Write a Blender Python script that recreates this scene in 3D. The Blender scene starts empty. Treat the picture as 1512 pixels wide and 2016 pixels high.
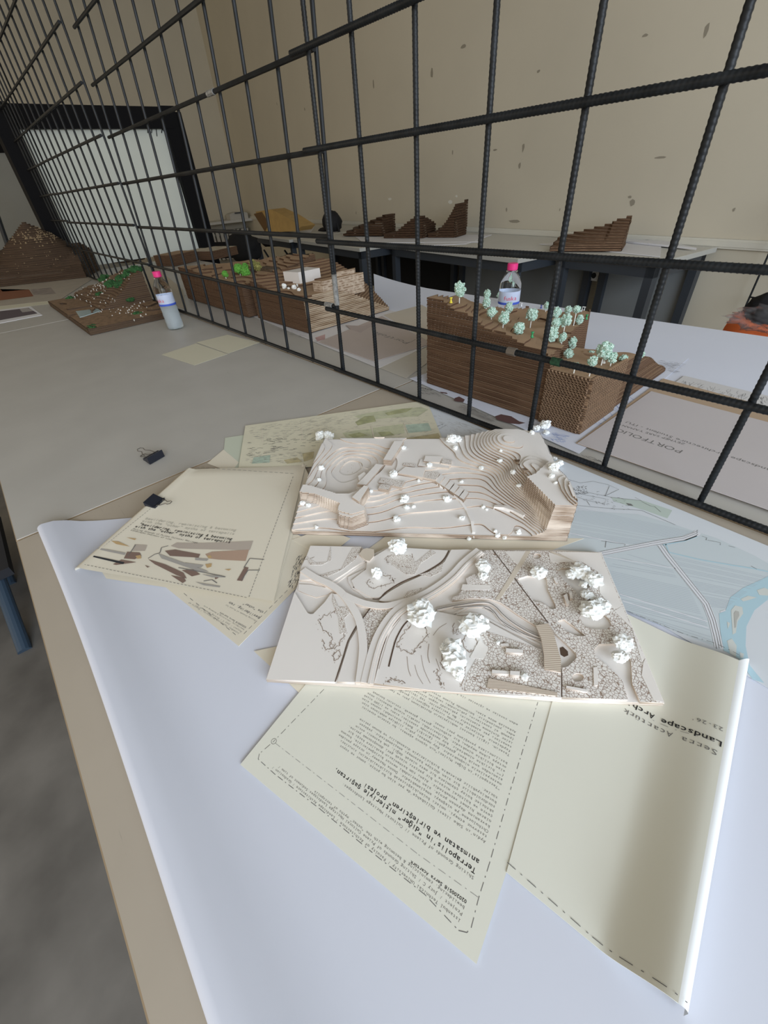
import bpy, bmesh, math, random
from mathutils import Vector, Matrix, noise
SC = bpy.context.scene
COL = SC.collection
# ---------------------------------------------------------------- camera
F = 816.36                                   # focal length in pixels of the 1512 x 2016 frame
RX = Vector((0.66755623, 0.43212749, -0.60632872)).normalized()      # room +X in camera axes (right, down, forward)
RZ = -Vector((0.06485851, 0.77750056, 0.62552878))
RZ = (RZ - RZ.dot(RX) * RX).normalized()
RY = RZ.cross(RX).normalized()
CAM = Vector((0.369, -0.675, 1.1766))
def ray(x, y):
    d = Vector(((x - 756) / F, (y - 1008) / F, 1.0))
    return Vector((RX.dot(d), RY.dot(d), RZ.dot(d)))
def W(x, y, z=.75):
    d = ray(x, y); return CAM + d * ((z - CAM.z) / d.z)
def WY(x, y, Y):
    d = ray(x, y); return CAM + d * ((Y - CAM.y) / d.y)
def WX(x, y, X):
    d = ray(x, y); return CAM + d * ((X - CAM.x) / d.x)
def pxm(p):                                   # pixels per metre at a point
    v = Vector(p) - CAM
    f = Vector((RX[2], RY[2], RZ[2]))
    return F / v.dot(f)
cd = bpy.data.cameras.new('camera'); cam = bpy.data.objects.new('camera', cd); COL.objects.link(cam)
right = Vector((RX[0], RY[0], RZ[0])); down = Vector((RX[1], RY[1], RZ[1])); fwd = Vector((RX[2], RY[2], RZ[2]))
M = Matrix((right, -down, -fwd)).transposed().to_4x4(); M.translation = CAM
cam.matrix_world = M
cd.sensor_fit = 'VERTICAL'; cd.sensor_height = 36; cd.lens = F / 2016 * 36; cd.clip_start = .01
SC.camera = cam
# ---------------------------------------------------------------- world, light, exposure
SC.view_settings.view_transform = 'Standard'; SC.view_settings.look = 'None'
SC.view_settings.gamma = 1; SC.view_settings.use_curve_mapping = False
SC.view_settings.exposure = 1.0
wd = bpy.data.worlds.new('world'); SC.world = wd; wd.use_nodes = True
bg = wd.node_tree.nodes['Background']; bg.inputs[0].default_value = (1.0, .86, .66, 1); bg.inputs[1].default_value = .42
def area(name, loc, target, sx, sy, power, col):
    l = bpy.data.lights.new(name, 'AREA'); l.shape = 'RECTANGLE'; l.size = sx; l.size_y = sy; l.energy = power; l.color = col
    o = bpy.data.objects.new(name, l); COL.objects.link(o); o.location = loc
    o.rotation_euler = (Vector(target) - Vector(loc)).to_track_quat('-Z', 'Y').to_euler()
    return o
area('window_daylight', (3.6, -1.2, 2.0), (0.0, .3, .8), 3.6, 1.8, 98, (.78, .90, 1.06))
area('side_window_daylight', (1.6, 3.0 - 5.6, 2.3), (.2, 0, .75), 1.6, 1.2, 6, (1.0, .97, .93))
random.seed(7)
# ---------------------------------------------------------------- materials
MATS = {}
def mat(name, col, rough=.7, metal=0., noise_amt=0., nscale=40., bump=0., bscale=200., spec=.4, trans=0., ior=1.45, alpha=1., stretch=None):
    if name in MATS: return MATS[name]
    m = bpy.data.materials.new(name); m.use_nodes = True; nt = m.node_tree; b = nt.nodes['Principled BSDF']
    b.inputs['Base Color'].default_value = (*col, 1); b.inputs['Roughness'].default_value = rough
    b.inputs['Metallic'].default_value = metal; b.inputs['Specular IOR Level'].default_value = spec
    b.inputs['Transmission Weight'].default_value = trans; b.inputs['IOR'].default_value = ior; b.inputs['Alpha'].default_value = alpha
    if noise_amt or bump:
        tc = nt.nodes.new('ShaderNodeTexCoord'); src = tc.outputs['Object']
        if stretch:
            mp = nt.nodes.new('ShaderNodeMapping'); mp.inputs['Scale'].default_value = stretch
            nt.links.new(src, mp.inputs[0]); src = mp.outputs[0]
    if noise_amt:
        n = nt.nodes.new('ShaderNodeTexNoise'); n.inputs['Scale'].default_value = nscale; n.inputs['Detail'].default_value = 5
        nt.links.new(src, n.inputs['Vector'])
        r = nt.nodes.new('ShaderNodeValToRGB'); nt.links.new(n.outputs['Fac'], r.inputs[0])
        r.color_ramp.elements[0].position = .3; r.color_ramp.elements[1].position = .7
        r.color_ramp.elements[0].color = (*[c * (1 - noise_amt) for c in col], 1)
        r.color_ramp.elements[1].color = (*[min(1, c * (1 + noise_amt * .6)) for c in col], 1)
        nt.links.new(r.outputs[0], b.inputs['Base Color'])
    if bump:
        n2 = nt.nodes.new('ShaderNodeTexNoise'); n2.inputs['Scale'].default_value = bscale; n2.inputs['Detail'].default_value = 3
        nt.links.new(src, n2.inputs['Vector'])
        bp = nt.nodes.new('ShaderNodeBump'); bp.inputs['Strength'].default_value = bump; bp.inputs['Distance'].default_value = .002
        nt.links.new(n2.outputs['Fac'], bp.inputs['Height']); nt.links.new(bp.outputs[0], b.inputs['Normal'])
    MATS[name] = m; return m
def nodes(m): return m.node_tree, m.node_tree.nodes['Principled BSDF']
def layer_mat(name, ca, cb, cc, step, z0=0., frac=.25, nz=60., stretch=(30, 30, 400), rough=.85):
    """edges of stacked board: a liner line at every layer, a darker core, streaks running along the layers"""
    m = mat(name, ca, rough, spec=.2); nt, b = nodes(m)
    tc = nt.nodes.new('ShaderNodeTexCoord'); sp = nt.nodes.new('ShaderNodeSeparateXYZ'); nt.links.new(tc.outputs['Object'], sp.inputs[0])
    a = nt.nodes.new('ShaderNodeMath'); a.operation = 'SUBTRACT'; a.inputs[1].default_value = z0; nt.links.new(sp.outputs[2], a.inputs[0])
    d = nt.nodes.new('ShaderNodeMath'); d.operation = 'DIVIDE'; d.inputs[1].default_value = step; nt.links.new(a.outputs[0], d.inputs[0])
    f = nt.nodes.new('ShaderNodeMath'); f.operation = 'FRACT'; nt.links.new(d.outputs[0], f.inputs[0])
    r = nt.nodes.new('ShaderNodeValToRGB'); nt.links.new(f.outputs[0], r.inputs[0]); r.color_ramp.interpolation = 'LINEAR'
    e = r.color_ramp.elements; e[0].position = 0; e[0].color = (*cb, 1); e[1].position = frac; e[1].color = (*cb, 1)
    x = e.new(frac + .08); x.color = (*ca, 1); x = e.new(.93); x.color = (*ca, 1); x = e.new(1.0); x.color = (*cb, 1)
    mp = nt.nodes.new('ShaderNodeMapping'); mp.inputs['Scale'].default_value = stretch; nt.links.new(tc.outputs['Object'], mp.inputs[0])
    n = nt.nodes.new('ShaderNodeTexNoise'); n.inputs['Scale'].default_value = 1; n.inputs['Detail'].default_value = 4; nt.links.new(mp.outputs[0], n.inputs['Vector'])
    rr = nt.nodes.new('ShaderNodeValToRGB'); rr.color_ramp.elements[0].position = .42; rr.color_ramp.elements[1].position = .62; nt.links.new(n.outputs['Fac'], rr.inputs[0])
    mx = nt.nodes.new('ShaderNodeMix'); mx.data_type = 'RGBA'; nt.links.new(rr.outputs[0], mx.inputs[0]); nt.links.new(r.outputs[0], mx.inputs[6]); mx.inputs[7].default_value = (*cc, 1)
    nt.links.new(mx.outputs[2], b.inputs['Base Color']); return m
def cobble_mat(name, base, line, scale=150., width=.06, rough=.85):
    m = mat(name, base, rough, spec=.2); nt, b = nodes(m)
    tc = nt.nodes.new('ShaderNodeTexCoord'); v = nt.nodes.new('ShaderNodeTexVoronoi'); v.feature = 'DISTANCE_TO_EDGE'; v.inputs['Scale'].default_value = scale
    nt.links.new(tc.outputs['Object'], v.inputs['Vector'])
    n = nt.nodes.new('ShaderNodeTexNoise'); n.inputs['Scale'].default_value = 90; nt.links.new(tc.outputs['Object'], n.inputs['Vector'])
    r = nt.nodes.new('ShaderNodeValToRGB'); e = r.color_ramp.elements; e[0].position = width * .4; e[0].color = (*line, 1); e[1].position = width * 1.5; e[1].color = (*base, 1)
    nt.links.new(v.outputs['Distance'], r.inputs[0]); nt.links.new(r.outputs[0], b.inputs['Base Color'])
    bp = nt.nodes.new('ShaderNodeBump'); bp.inputs['Strength'].default_value = .6; bp.inputs['Distance'].default_value = .0006
    cl = nt.nodes.new('ShaderNodeMath'); cl.operation = 'MINIMUM'; cl.inputs[1].default_value = width * 1.5; nt.links.new(v.outputs['Distance'], cl.inputs[0])
    nt.links.new(cl.outputs[0], bp.inputs['Height']); nt.links.new(bp.outputs[0], b.inputs['Normal']); return m
# ---------------------------------------------------------------- mesh builder
class MB:
    def __init__(s): s.v = []; s.f = []; s.m = []
    def face(s, pts, mi=0):
        n = len(s.v); s.v.extend([tuple(p) for p in pts]); s.f.append(tuple(range(n, n + len(pts)))); s.m.append(mi)
    def quadgrid(s, rows, mi=0, close=False):
        n = len(s.v); w = len(rows[0])
        for r in rows: s.v.extend([tuple(p) for p in r])
        for i in range(len(rows) - 1):
            for j in range(w if close else w - 1):
                k = (j + 1) % w
                s.f.append((n + i * w + j, n + i * w + k, n + (i + 1) * w + k, n + (i + 1) * w + j)); s.m.append(mi)
    def box(s, x0, x1, y0, y1, z0, z1, mi=0, T=None):
        P = [(x, y, z) for z in (z0, z1) for (x, y) in ((x0, y0), (x1, y0), (x1, y1), (x0, y1))]
        if T: P = [T(*p) for p in P]
        s.hexa(P, mi)
    def hexa(s, P, mi=0):
        n = len(s.v); s.v.extend([tuple(p) for p in P])
        for q in ((3, 2, 1, 0), (4, 5, 6, 7), (0, 1, 5, 4), (1, 2, 6, 5), (2, 3, 7, 6), (3, 0, 4, 7)):
            s.f.append(tuple(n + i for i in q)); s.m.append(mi)
    def bar(s, a, b, w, h=None, up=(0, 0, 1), mi=0):
        a = Vector(a); b = Vector(b); h = h or w; d = (b - a).normalized(); u = Vector(up)
        if abs(d.dot(u)) > .98: u = Vector((0, 1, 0))
        r = d.cross(u).normalized(); u = r.cross(d)
        P = [p + r * i * w / 2 + u * j * h / 2 for p in (a, b) for i, j in ((-1, -1), (1, -1), (1, 1), (-1, 1))]
        s.hexa(P, mi)
    def tube(s, pts, r, n=8, mi=0, caps=True, closed=False):
        pts = [Vector(p) for p in pts]; rows = []; u = None
        N = len(pts)
        for i, p in enumerate(pts):
            if closed: d = pts[(i + 1) % N] - pts[i - 1]
            else: d = pts[min(i + 1, N - 1)] - pts[max(i - 1, 0)]
            d = d.normalized()
            if u is None:
                u = Vector((0, 0, 1)) if abs(d.z) < .9 else Vector((0, 1, 0))
            u = (u - u.dot(d) * d).normalized(); w = d.cross(u)
            rr = r[i] if isinstance(r, (list, tuple)) else r
            rows.append([p + rr * (math.cos(2 * math.pi * k / n) * u + math.sin(2 * math.pi * k / n) * w) for k in range(n)])
        if closed: rows.append(rows[0])
        s.quadgrid(rows, mi, True)
        if caps and not closed: s.face(rows[0][::-1], mi); s.face(rows[-1], mi)
    def lathe(s, prof, c, n=32, mi=0, axis=None, squash=1.):
        c = Vector(c); rows = []
        for r, z in prof:
            rows.append([c + Vector((r * math.cos(2 * math.pi * k / n), r * squash * math.sin(2 * math.pi * k / n), z)) for k in range(n)])
        s.quadgrid(rows, mi, True)
    def prism(s, poly, z0, z1, mi=0, mside=None):
        if mside is None: mside = mi
        n = len(poly)
        s.face([(p[0], p[1], z1) for p in poly], mi); s.face([(p[0], p[1], z0) for p in poly][::-1], mside)
        for i in range(n):
            a = poly[i]; b = poly[(i + 1) % n]
            s.face([(a[0], a[1], z0), (b[0], b[1], z0), (b[0], b[1], z1), (a[0], a[1], z1)], mside)
    def ribbon(s, pts, w, z0, z1=None, mi=0, mside=None, closed=False):
        """flat strip along a polyline in plan, either a printed line (z1 None) or a raised band"""
        P = [Vector((p[0], p[1])) for p in pts]; L = []; Rr = []
        N = len(P)
        for i in range(N):
            if closed: d = P[(i + 1) % N] - P[i - 1]
            else: d = P[min(i + 1, N - 1)] - P[max(i - 1, 0)]
            if d.length < 1e-9: d = Vector((1, 0))
            d.normalize(); nrm = Vector((-d.y, d.x)); ww = w[i] if isinstance(w, (list, tuple)) else w
            L.append(P[i] + nrm * ww / 2); Rr.append(P[i] - nrm * ww / 2)
        if closed: L.append(L[0]); Rr.append(Rr[0])
        if z1 is None:
            s.quadgrid([[(*a, z0) for a in Rr], [(*a, z0) for a in L]], mi)
        else:
            ms = mi if mside is None else mside
            s.quadgrid([[(*a, z1) for a in Rr], [(*a, z1) for a in L]], mi)
            s.quadgrid([[(*a, z0) for a in Rr], [(*a, z1) for a in Rr]], ms)
            s.quadgrid([[(*a, z1) for a in L], [(*a, z0) for a in L]], ms)
            if not closed:
                for i in (0, -1): s.face([(*L[i], z0), (*L[i], z1), (*Rr[i], z1), (*Rr[i], z0)], ms)
    def build(s, name, mats, parent=None, smooth=False, loc=None):
        me = bpy.data.meshes.new(name); 
        if loc is not None:
            lx, ly, lz = loc; s.v = [(a - lx, b - ly, c - lz) for a, b, c in s.v]
        me.from_pydata(s.v, [], s.f)
        if not isinstance(mats, (list, tuple)): mats = [mats]
        for m in mats: me.materials.append(m)
        me.polygons.foreach_set('material_index', s.m)
        if smooth: me.polygons.foreach_set('use_smooth', [True] * len(s.f))
        me.update(); o = bpy.data.objects.new(name, me); COL.objects.link(o)
        if loc is not None: o.location = loc
        if parent: attach(o, parent)
        return o
def attach(o, parent):
    """parent while keeping the world place (all our roots carry plain location + z rotation)"""
    o.parent = parent
    o.matrix_parent_inverse = world_of(parent).inverted()
def world_of(o):
    m = Matrix.LocRotScale(o.location, o.rotation_euler, o.scale)
    if o.parent: m = world_of(o.parent) @ o.matrix_parent_inverse @ m
    return m
def tag(o, label, cat=None, group=None, kind=None):
    if label: o['label'] = label
    if cat: o['category'] = cat
    if group: o['group'] = group
    if kind: o['kind'] = kind
    return o
def thing(name, label, cat, loc=(0, 0, 0), group=None, rotz=0):
    o = bpy.data.objects.new(name, None); COL.objects.link(o); o.location = loc; o.rotation_euler = (0, 0, rotz)
    o.empty_display_size = .02
    return tag(o, label, cat, group)
def copy_tree(o, parent=None):
    c = o.copy(); COL.objects.link(c)
    if parent: c.parent = parent
    for ch in list(o.children): copy_tree(ch, c)
    return c
def struct(o): o['kind'] = 'structure'; return o
# filled outline with holes, extruded
def slab(outer, holes, z0, z1, name, mats, parent=None, loc=None):
    cu = bpy.data.curves.new('c', 'CURVE'); cu.dimensions = '2D'; cu.fill_mode = 'BOTH'; cu.extrude = (z1 - z0) / 2
    for pl in [outer] + holes:
        sp = cu.splines.new('POLY'); sp.points.add(len(pl) - 1); sp.use_cyclic_u = True
        for p, q in zip(sp.points, pl): p.co = (q[0], q[1], 0, 1)
    ob = bpy.data.objects.new('c', cu); COL.objects.link(ob)
    dg = bpy.context.evaluated_depsgraph_get(); me = bpy.data.meshes.new_from_object(ob.evaluated_get(dg))
    bpy.data.objects.remove(ob); bpy.data.curves.remove(cu)
    me.name = name; zc = (z0 + z1) / 2
    for v in me.vertices: v.co.z += zc
    me.materials.clear()
    for m in mats: me.materials.append(m)
    if len(mats) > 1:
        for p in me.polygons: p.material_index = 0 if abs(p.normal.z) > .5 else 1
    if loc is not None:
        for v in me.vertices: v.co -= Vector(loc)
    o = bpy.data.objects.new(name, me); COL.objects.link(o)
    if loc is not None: o.location = loc
    if parent: attach(o, parent)
    return o
# ---------------------------------------------------------------- lettering
GL = {}
def glyph(ch, bold=False):
    k = (ch, bold)
    if k in GL: return GL[k]
    cu = bpy.data.curves.new('t', 'FONT'); cu.body = ch; cu.size = 1; cu.resolution_u = 2; cu.offset = .012 if bold else -.004
    ob = bpy.data.objects.new('t', cu); COL.objects.link(ob)
    dg = bpy.context.evaluated_depsgraph_get(); me = bpy.data.meshes.new_from_object(ob.evaluated_get(dg))
    vs = [(v.co.x, v.co.y) for v in me.vertices]; fs = [tuple(p.vertices) for p in me.polygons]
    bpy.data.objects.remove(ob); bpy.data.curves.remove(cu); bpy.data.meshes.remove(me)
    GL[k] = (vs, fs); return GL[k]
def text(mb, s, a, b, h=None, bold=False, mono=True, z=None, mi=0, hfac=1.55, stretch=1.):
    """write s from point a to point b (world points on the sheet), reading left to right"""
    a = Vector(a); b = Vector(b); d = b - a; L = d.length; d.normalize(); nrm = Vector((0, 0, 1)); up = nrm.cross(d).normalized()
    n = len(s); 
    if mono:
        p = L / n; H = p * (1.45 if not bold else 1.6); a = a - up * (H * .30)
        for i, ch in enumerate(s):
            if ch == ' ': continue
            vs, fs = glyph(ch, bold)
            if not vs: continue
            x0 = min(v[0] for v in vs); x1 = max(v[0] for v in vs); wd = x1 - x0
            sx = min(p * .86 / max(wd, .25), H * 1.25) if ch not in "ilıİI1.,':-/" else H * .95
            off = (p - wd * sx) / 2 - x0 * sx
            base = len(mb.v)
            for x, y in vs: mb.v.append(tuple(a + d * (i * p + off + x * sx) + up * (y * H)))
            for f in fs: mb.f.append(tuple(base + k for k in f)); mb.m.append(mi)
            if bold or ch in 'ilırjfI1':
                if ch in 'ilır1I' and not bold:
                    q = a + d * (i * p + p * .18); e = a + d * (i * p + p * .82); t = up * (H * .05)
                    mb.face([q, e, e + t, q + t], mi)
    else:
        adv = []
        for ch in s:
            if ch == ' ': adv.append((None, .32)); continue
            vs, fs = glyph(ch, bold); x0 = min(v[0] for v in vs); x1 = max(v[0] for v in vs); adv.append(((vs, fs, x0), x1 - x0 + .1))
        T = sum(w for _, w in adv); k = L / T; H = h or k; x = 0
        for g, w in adv:
            if g:
                vs, fs, x0 = g; base = len(mb.v)
                for vx, vy in vs: mb.v.append(tuple(a + d * ((x + vx - x0) * k) + up * (vy * H)))
                for f in fs: mb.f.append(tuple(base + q for q in f)); mb.m.append(mi)
            x += w
# ---------------------------------------------------------------- stepped terrain
def tps(pts, reg=1e-4):
    import numpy as np
    P = np.array([(p[0], p[1]) for p in pts]); z = np.array([p[2] for p in pts]); n = len(P)
    sc = max(P.max(0) - P.min(0)); c = P.mean(0); Q = (P - c) / sc
    def U(r2): return np.where(r2 > 0, r2 * np.log(r2 + 1e-12), 0)
    r2 = ((Q[:, None] - Q[None]) ** 2).sum(-1); K = U(r2) + reg * np.eye(n)
    A = np.zeros((n + 3, n + 3)); A[:n, :n] = K; A[:n, n] = 1; A[:n, n + 1:] = Q; A[n, :n] = 1; A[n + 1:, :n] = Q.T
    w = np.linalg.solve(A, np.r_[z, 0, 0, 0])
    def f(x, y):
        qx = (x - c[0]) / sc; qy = (y - c[1]) / sc
        r2 = (qx - Q[:, 0]) ** 2 + (qy - Q[:, 1]) ** 2
        return float(U(r2) @ w[:n] + w[n] + w[n + 1] * qx + w[n + 2] * qy)
    return f
def clipband(poly, lo, hi):
    def cl(P, v, keep_above):
        out = []
        for i in range(len(P)):
            a = P[i]; b = P[(i + 1) % len(P)]
            ia = (a[2] >= v) if keep_above else (a[2] <= v); ib = (b[2] >= v) if keep_above else (b[2] <= v)
            if ia: out.append(a)
            if ia != ib:
                t = (v - a[2]) / (b[2] - a[2]); out.append((a[0] + t * (b[0] - a[0]), a[1] + t * (b[1] - a[1]), v))
        return out
    P = cl(poly, lo, True)
    return cl(P, hi, False) if len(P) > 2 else []
def terrace(f, x0, x1, y0, y1, nx, ny, step, zb, T=None, jit=0., seed=1, gap=0., dead=None):
    """stack of equal sheets cut along the contours of f(x, y); slot 0 tops, slot 1 cut edges"""
    mb = MB(); T = T or (lambda x, y, z: (x, y, z)); rnd = random.Random(seed)
    xs = [x0 + (x1 - x0) * i / nx for i in range(nx + 1)]; ys = [y0 + (y1 - y0) * j / ny for j in range(ny + 1)]
    H = [[max(step * .01, f(x, y)) for y in ys] for x in xs]
    J = {}
    def jk(k, side):
        if (k, side) not in J: J[(k, side)] = rnd.uniform(-jit, jit)
        return J[(k, side)]
    def ztop(k): return zb + (k + 1) * step
    for i in range(nx):
        for j in range(ny):
            q = [(xs[i], ys[j], H[i][j]), (xs[i + 1], ys[j], H[i + 1][j]), (xs[i + 1], ys[j + 1], H[i + 1][j + 1]), (xs[i], ys[j + 1], H[i][j + 1])]
            ks = [int(p[2] // step) for p in q]
            if min(ks) == max(ks):
                mb.face([T(p[0], p[1], ztop(ks[0])) for p in q], 0); continue
            for tri in ((q[0], q[1], q[2]), (q[0], q[2], q[3])):
                k0 = min(int(p[2] // step) for p in tri); k1 = max(int(p[2] // step) for p in tri)
                for k in range(k0, k1 + 1):
                    P = clipband(tri, k * step, (k + 1) * step)
                    if len(P) > 2: mb.face([T(p[0], p[1], ztop(k)) for p in P], 0)
                for k in range(k0 + 1, k1 + 1):
                    v = k * step; c = []
                    for a, b in ((tri[0], tri[1]), (tri[1], tri[2]), (tri[2], tri[0])):
                        if (a[2] < v) != (b[2] < v):
                            t = (v - a[2]) / (b[2] - a[2]); c.append((a[0] + t * (b[0] - a[0]), a[1] + t * (b[1] - a[1])))
                    if len(c) == 2:
                        (ax, ay), (bx, by) = c
                        mb.face([T(ax, ay, ztop(k - 1)), T(bx, by, ztop(k - 1)), T(bx, by, ztop(k)), T(ax, ay, ztop(k))], 1)
    def side(pts, ox, oy, sid):
        for a, b in zip(pts, pts[1:]):
            k1 = int(max(a[2], b[2]) // step)
            for k in range(k1 + 1):
                v = k * step; pa, pb = a, b
                if a[2] < v or b[2] < v:
                    t = (v - a[2]) / (b[2] - a[2]); m_ = (a[0] + t * (b[0] - a[0]), a[1] + t * (b[1] - a[1]), v)
                    if a[2] < v: pa = m_
                    else: pb = m_
                o = jk(k, sid); zz0 = zb + k * step + gap; zz1 = ztop(k)
                A = (pa[0] + ox * o, pa[1] + oy * o); B = (pb[0] + ox * o, pb[1] + oy * o)
                mb.face([T(*A, zz0), T(*B, zz0), T(*B, zz1), T(*A, zz1)], 1)
                if jit:
                    A2 = (pa[0] - ox * jit, pa[1] - oy * jit); B2 = (pb[0] - ox * jit, pb[1] - oy * jit)
                    mb.face([T(*A, zz1), T(*B, zz1), T(*B2, zz1), T(*A2, zz1)], 0)
                    mb.face([T(*A, zz0), T(*B, zz0), T(*B2, zz0), T(*A2, zz0)], 1)
    side([(xs[i], y0, H[i][0]) for i in range(nx + 1)], 0, -1, 0)
    side([(xs[i], y1, H[i][ny]) for i in range(nx, -1, -1)], 0, 1, 1)
    side([(x0, ys[j], H[0][j]) for j in range(ny, -1, -1)], -1, 0, 2)
    side([(x1, ys[j], H[nx][j]) for j in range(ny + 1)], 1, 0, 3)
    mb.face([T(x0, y0, zb), T(x0, y1, zb), T(x1, y1, zb), T(x1, y0, zb)], 1)
    return mb
def hit(px, py, zf, near=.2, far=6., n=700):
    d = ray(px, py).normalized(); last = None
    for i in range(n):
        t = near * (far / near) ** (i / n); p = CAM + d * t
        if p.z < zf(p.x, p.y): return p
    return W(px, py, .752)
# ================================================================ room
TH = math.atan(.152); EX = Vector((-math.cos(TH), math.sin(TH), 0)); NY = Vector((-math.sin(TH), -math.cos(TH), 0)); P0 = Vector((-.3, 2.69, 0))
def WL(s, n, z): return P0 + EX * s + NY * n + Vector((0, 0, z))
def WS(x, y, s):                                # ray onto the plane across the room at distance s along the back wall
    d = ray(x, y); t = (s - (CAM - P0).dot(EX)) / d.dot(EX); return CAM + d * t
def WN(x, y, n):                                # ray onto a plane parallel to the back wall
    d = ray(x, y); t = (n - (CAM - P0).dot(NY)) / d.dot(NY); return CAM + d * t
wallp = mat('wall_paint', (.58, .535, .43), .85, noise_amt=.05, nscale=1.2, spec=.15)
def scuffs(m):
    nt, b = nodes(m); src = b.inputs['Base Color'].links[0].from_socket
    tc = nt.nodes.new('ShaderNodeTexCoord'); mp = nt.nodes.new('ShaderNodeMapping'); mp.inputs['Scale'].default_value = (5, 5, 9); nt.links.new(tc.outputs['Object'], mp.inputs[0])
    n = nt.nodes.new('ShaderNodeTexNoise'); n.inputs['Scale'].default_value = 1.6; n.inputs['Detail'].default_value = 6; n.inputs['Roughness'].default_value = .7; nt.links.new(mp.outputs[0], n.inputs['Vector'])
    r = nt.nodes.new('ShaderNodeValToRGB'); r.color_ramp.elements[0].position = .70; r.color_ramp.elements[1].position = .76; r.color_ramp.elements[0].color = (0, 0, 0, 1); r.color_ramp.elements[1].color = (.35, .35, .35, 1); nt.links.new(n.outputs['Fac'], r.inputs[0])
    mx = nt.nodes.new('ShaderNodeMix'); mx.data_type = 'RGBA'; nt.links.new(r.outputs[0], mx.inputs[0]); nt.links.new(src, mx.inputs[6]); mx.inputs[7].default_value = (.22, .20, .17, 1)
    nt.links.new(mx.outputs[2], b.inputs['Base Color'])
scuffs(wallp)
floorm = mat('floor_concrete', (.175, .165, .15), .55, noise_amt=.35, nscale=5, bump=.1, bscale=30); scuffs(floorm)
ceil = mat('ceiling_paint', (.45, .43, .39), .9)
mb = MB(); mb.box(-10, 5, -4.5, 5, -.1, 0); struct(mb.build('floor', floorm))
mb = MB(); P = [WL(-4.6, 0, 0), WL(8.95, 0, 0), WL(8.95, -.15, 0), WL(-4.6, -.15, 0)]; mb.prism([(p.x, p.y) for p in P], 0, 3.9); struct(mb.build('wall_back', wallp))
mb = MB(); P = [WL(8.95, -.15, 0), WL(8.95, 8.2, 0), WL(9.1, 8.2, 0), WL(9.1, -.15, 0)]; mb.prism([(p.x, p.y) for p in P], 0, 3.9); struct(mb.build('wall_left', wallp))
mb = MB(); mb.box(-10, 5, -4.5, 5, 3.9, 4.0); struct(mb.build('ceiling', ceil))
trunkm = mat('trunking_plastic', (.62, .60, .52), .6)
mb = MB(); P = [WL(-4.5, .001, 0), WL(8.94, .001, 0), WL(8.94, .022, 0), WL(-4.5, .022, 0)]; Q = [(p.x, p.y) for p in P]
mb.prism(Q, .728, .775); P = [WL(-4.5, .022, 0), WL(8.94, .022, 0), WL(8.94, .027, 0), WL(-4.5, .027, 0)]; mb.prism([(p.x, p.y) for p in P], .738, .765); struct(mb.build('trim_1', trunkm))
# paint flakes and pin holes on the wall: real little scabs of lifted paint
scab = mat('dark_scuff', (.30, .27, .21), .9); flake = mat('paint_flake', (.74, .73, .66), .9)
mb = MB(); mf = MB(); rnd = random.Random(3)
for (x, y, w, h, k) in ((735, 165, 6, 16, 0), (850, 145, 8, 16, 0), (912, 92, 16, 6, 0), (975, 295, 12, 3, 0), (1030, 290, 6, 14, 0), (1023, 325, 7, 10, 0), (1245, 398, 14, 12, 0), (1240, 388, 8, 5, 0),
                        (1300, 310, 26, 4, 0), (1445, 413, 6, 7, 0), (1012, 436, 30, 7, 0), (997, 413, 4, 8, 0), (701, 419, 3, 6, 0), (1137, 213, 5, 6, 0), (887, 397, 14, 7, 1), (899, 386, 9, 4, 1), (768, 392, 14, 4, 1),
                        (1060, 140, 12, 5, 0), (1102, 413, 3, 6, 0), (891, 300, 4, 8, 0), (600, 215, 4, 5, 0), (545, 205, 3, 6, 0), (1270, 70, 12, 5, 0), (1390, 60, 9, 22, 0)):
    c = WN(x, y, .0012); s = 1 / pxm(c); n = 7
    pts = [c + EX * (-math.cos(2 * math.pi * i / n) * w * s / 2 * rnd.uniform(.6, 1.2)) + Vector((0, 0, math.sin(2 * math.pi * i / n) * h * s / 2 * rnd.uniform(.6, 1.2))) for i in range(n)]
    (mf if k else mb).face(pts)
o = struct(mb.build('trim_2', scab)); o = struct(mf.build('trim_3', flake))
# vertical pipe chase / strip near the room corner
# ================================================================ desks
topm = mat('table_laminate', (.47, .455, .42), .42, noise_amt=.05, nscale=9, spec=.45)
def scratches(m, dens=(3, 40, 3), pos=.66, col=(.2, .19, .17), amt=.5):
    nt, b = nodes(m); src = b.inputs['Base Color'].links[0].from_socket
    tc = nt.nodes.new('ShaderNodeTexCoord'); mp = nt.nodes.new('ShaderNodeMapping'); mp.inputs['Scale'].default_value = dens; mp.inputs['Rotation'].default_value = (0, 0, .9); nt.links.new(tc.outputs['Object'], mp.inputs[0])
    n = nt.nodes.new('ShaderNodeTexNoise'); n.inputs['Scale'].default_value = 2.2; n.inputs['Detail'].default_value = 8; n.inputs['Roughness'].default_value = .75; nt.links.new(mp.outputs[0], n.inputs['Vector'])
    r = nt.nodes.new('ShaderNodeValToRGB'); r.color_ramp.elements[0].position = pos; r.color_ramp.elements[1].position = pos + .05; r.color_ramp.elements[0].color = (0, 0, 0, 1); r.color_ramp.elements[1].color = (amt, amt, amt, 1); nt.links.new(n.outputs['Fac'], r.inputs[0])
    mx = nt.nodes.new('ShaderNodeMix'); mx.data_type = 'RGBA'; nt.links.new(r.outputs[0], mx.inputs[0]); nt.links.new(src, mx.inputs[6]); mx.inputs[7].default_value = (*col, 1)
    nt.links.new(mx.outputs[2], b.inputs['Base Color'])
scratches(topm)
topn = mat('table_laminate_cream', (.44, .385, .31), .5, noise_amt=.05, nscale=8); scratches(topn, (2.5, 60, 3), .64)
edgem = mat('table_edge_band', (.36, .27, .17), .6)
steel = mat('dark_steel', (.035, .042, .052), .4, spec=.5)
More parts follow.
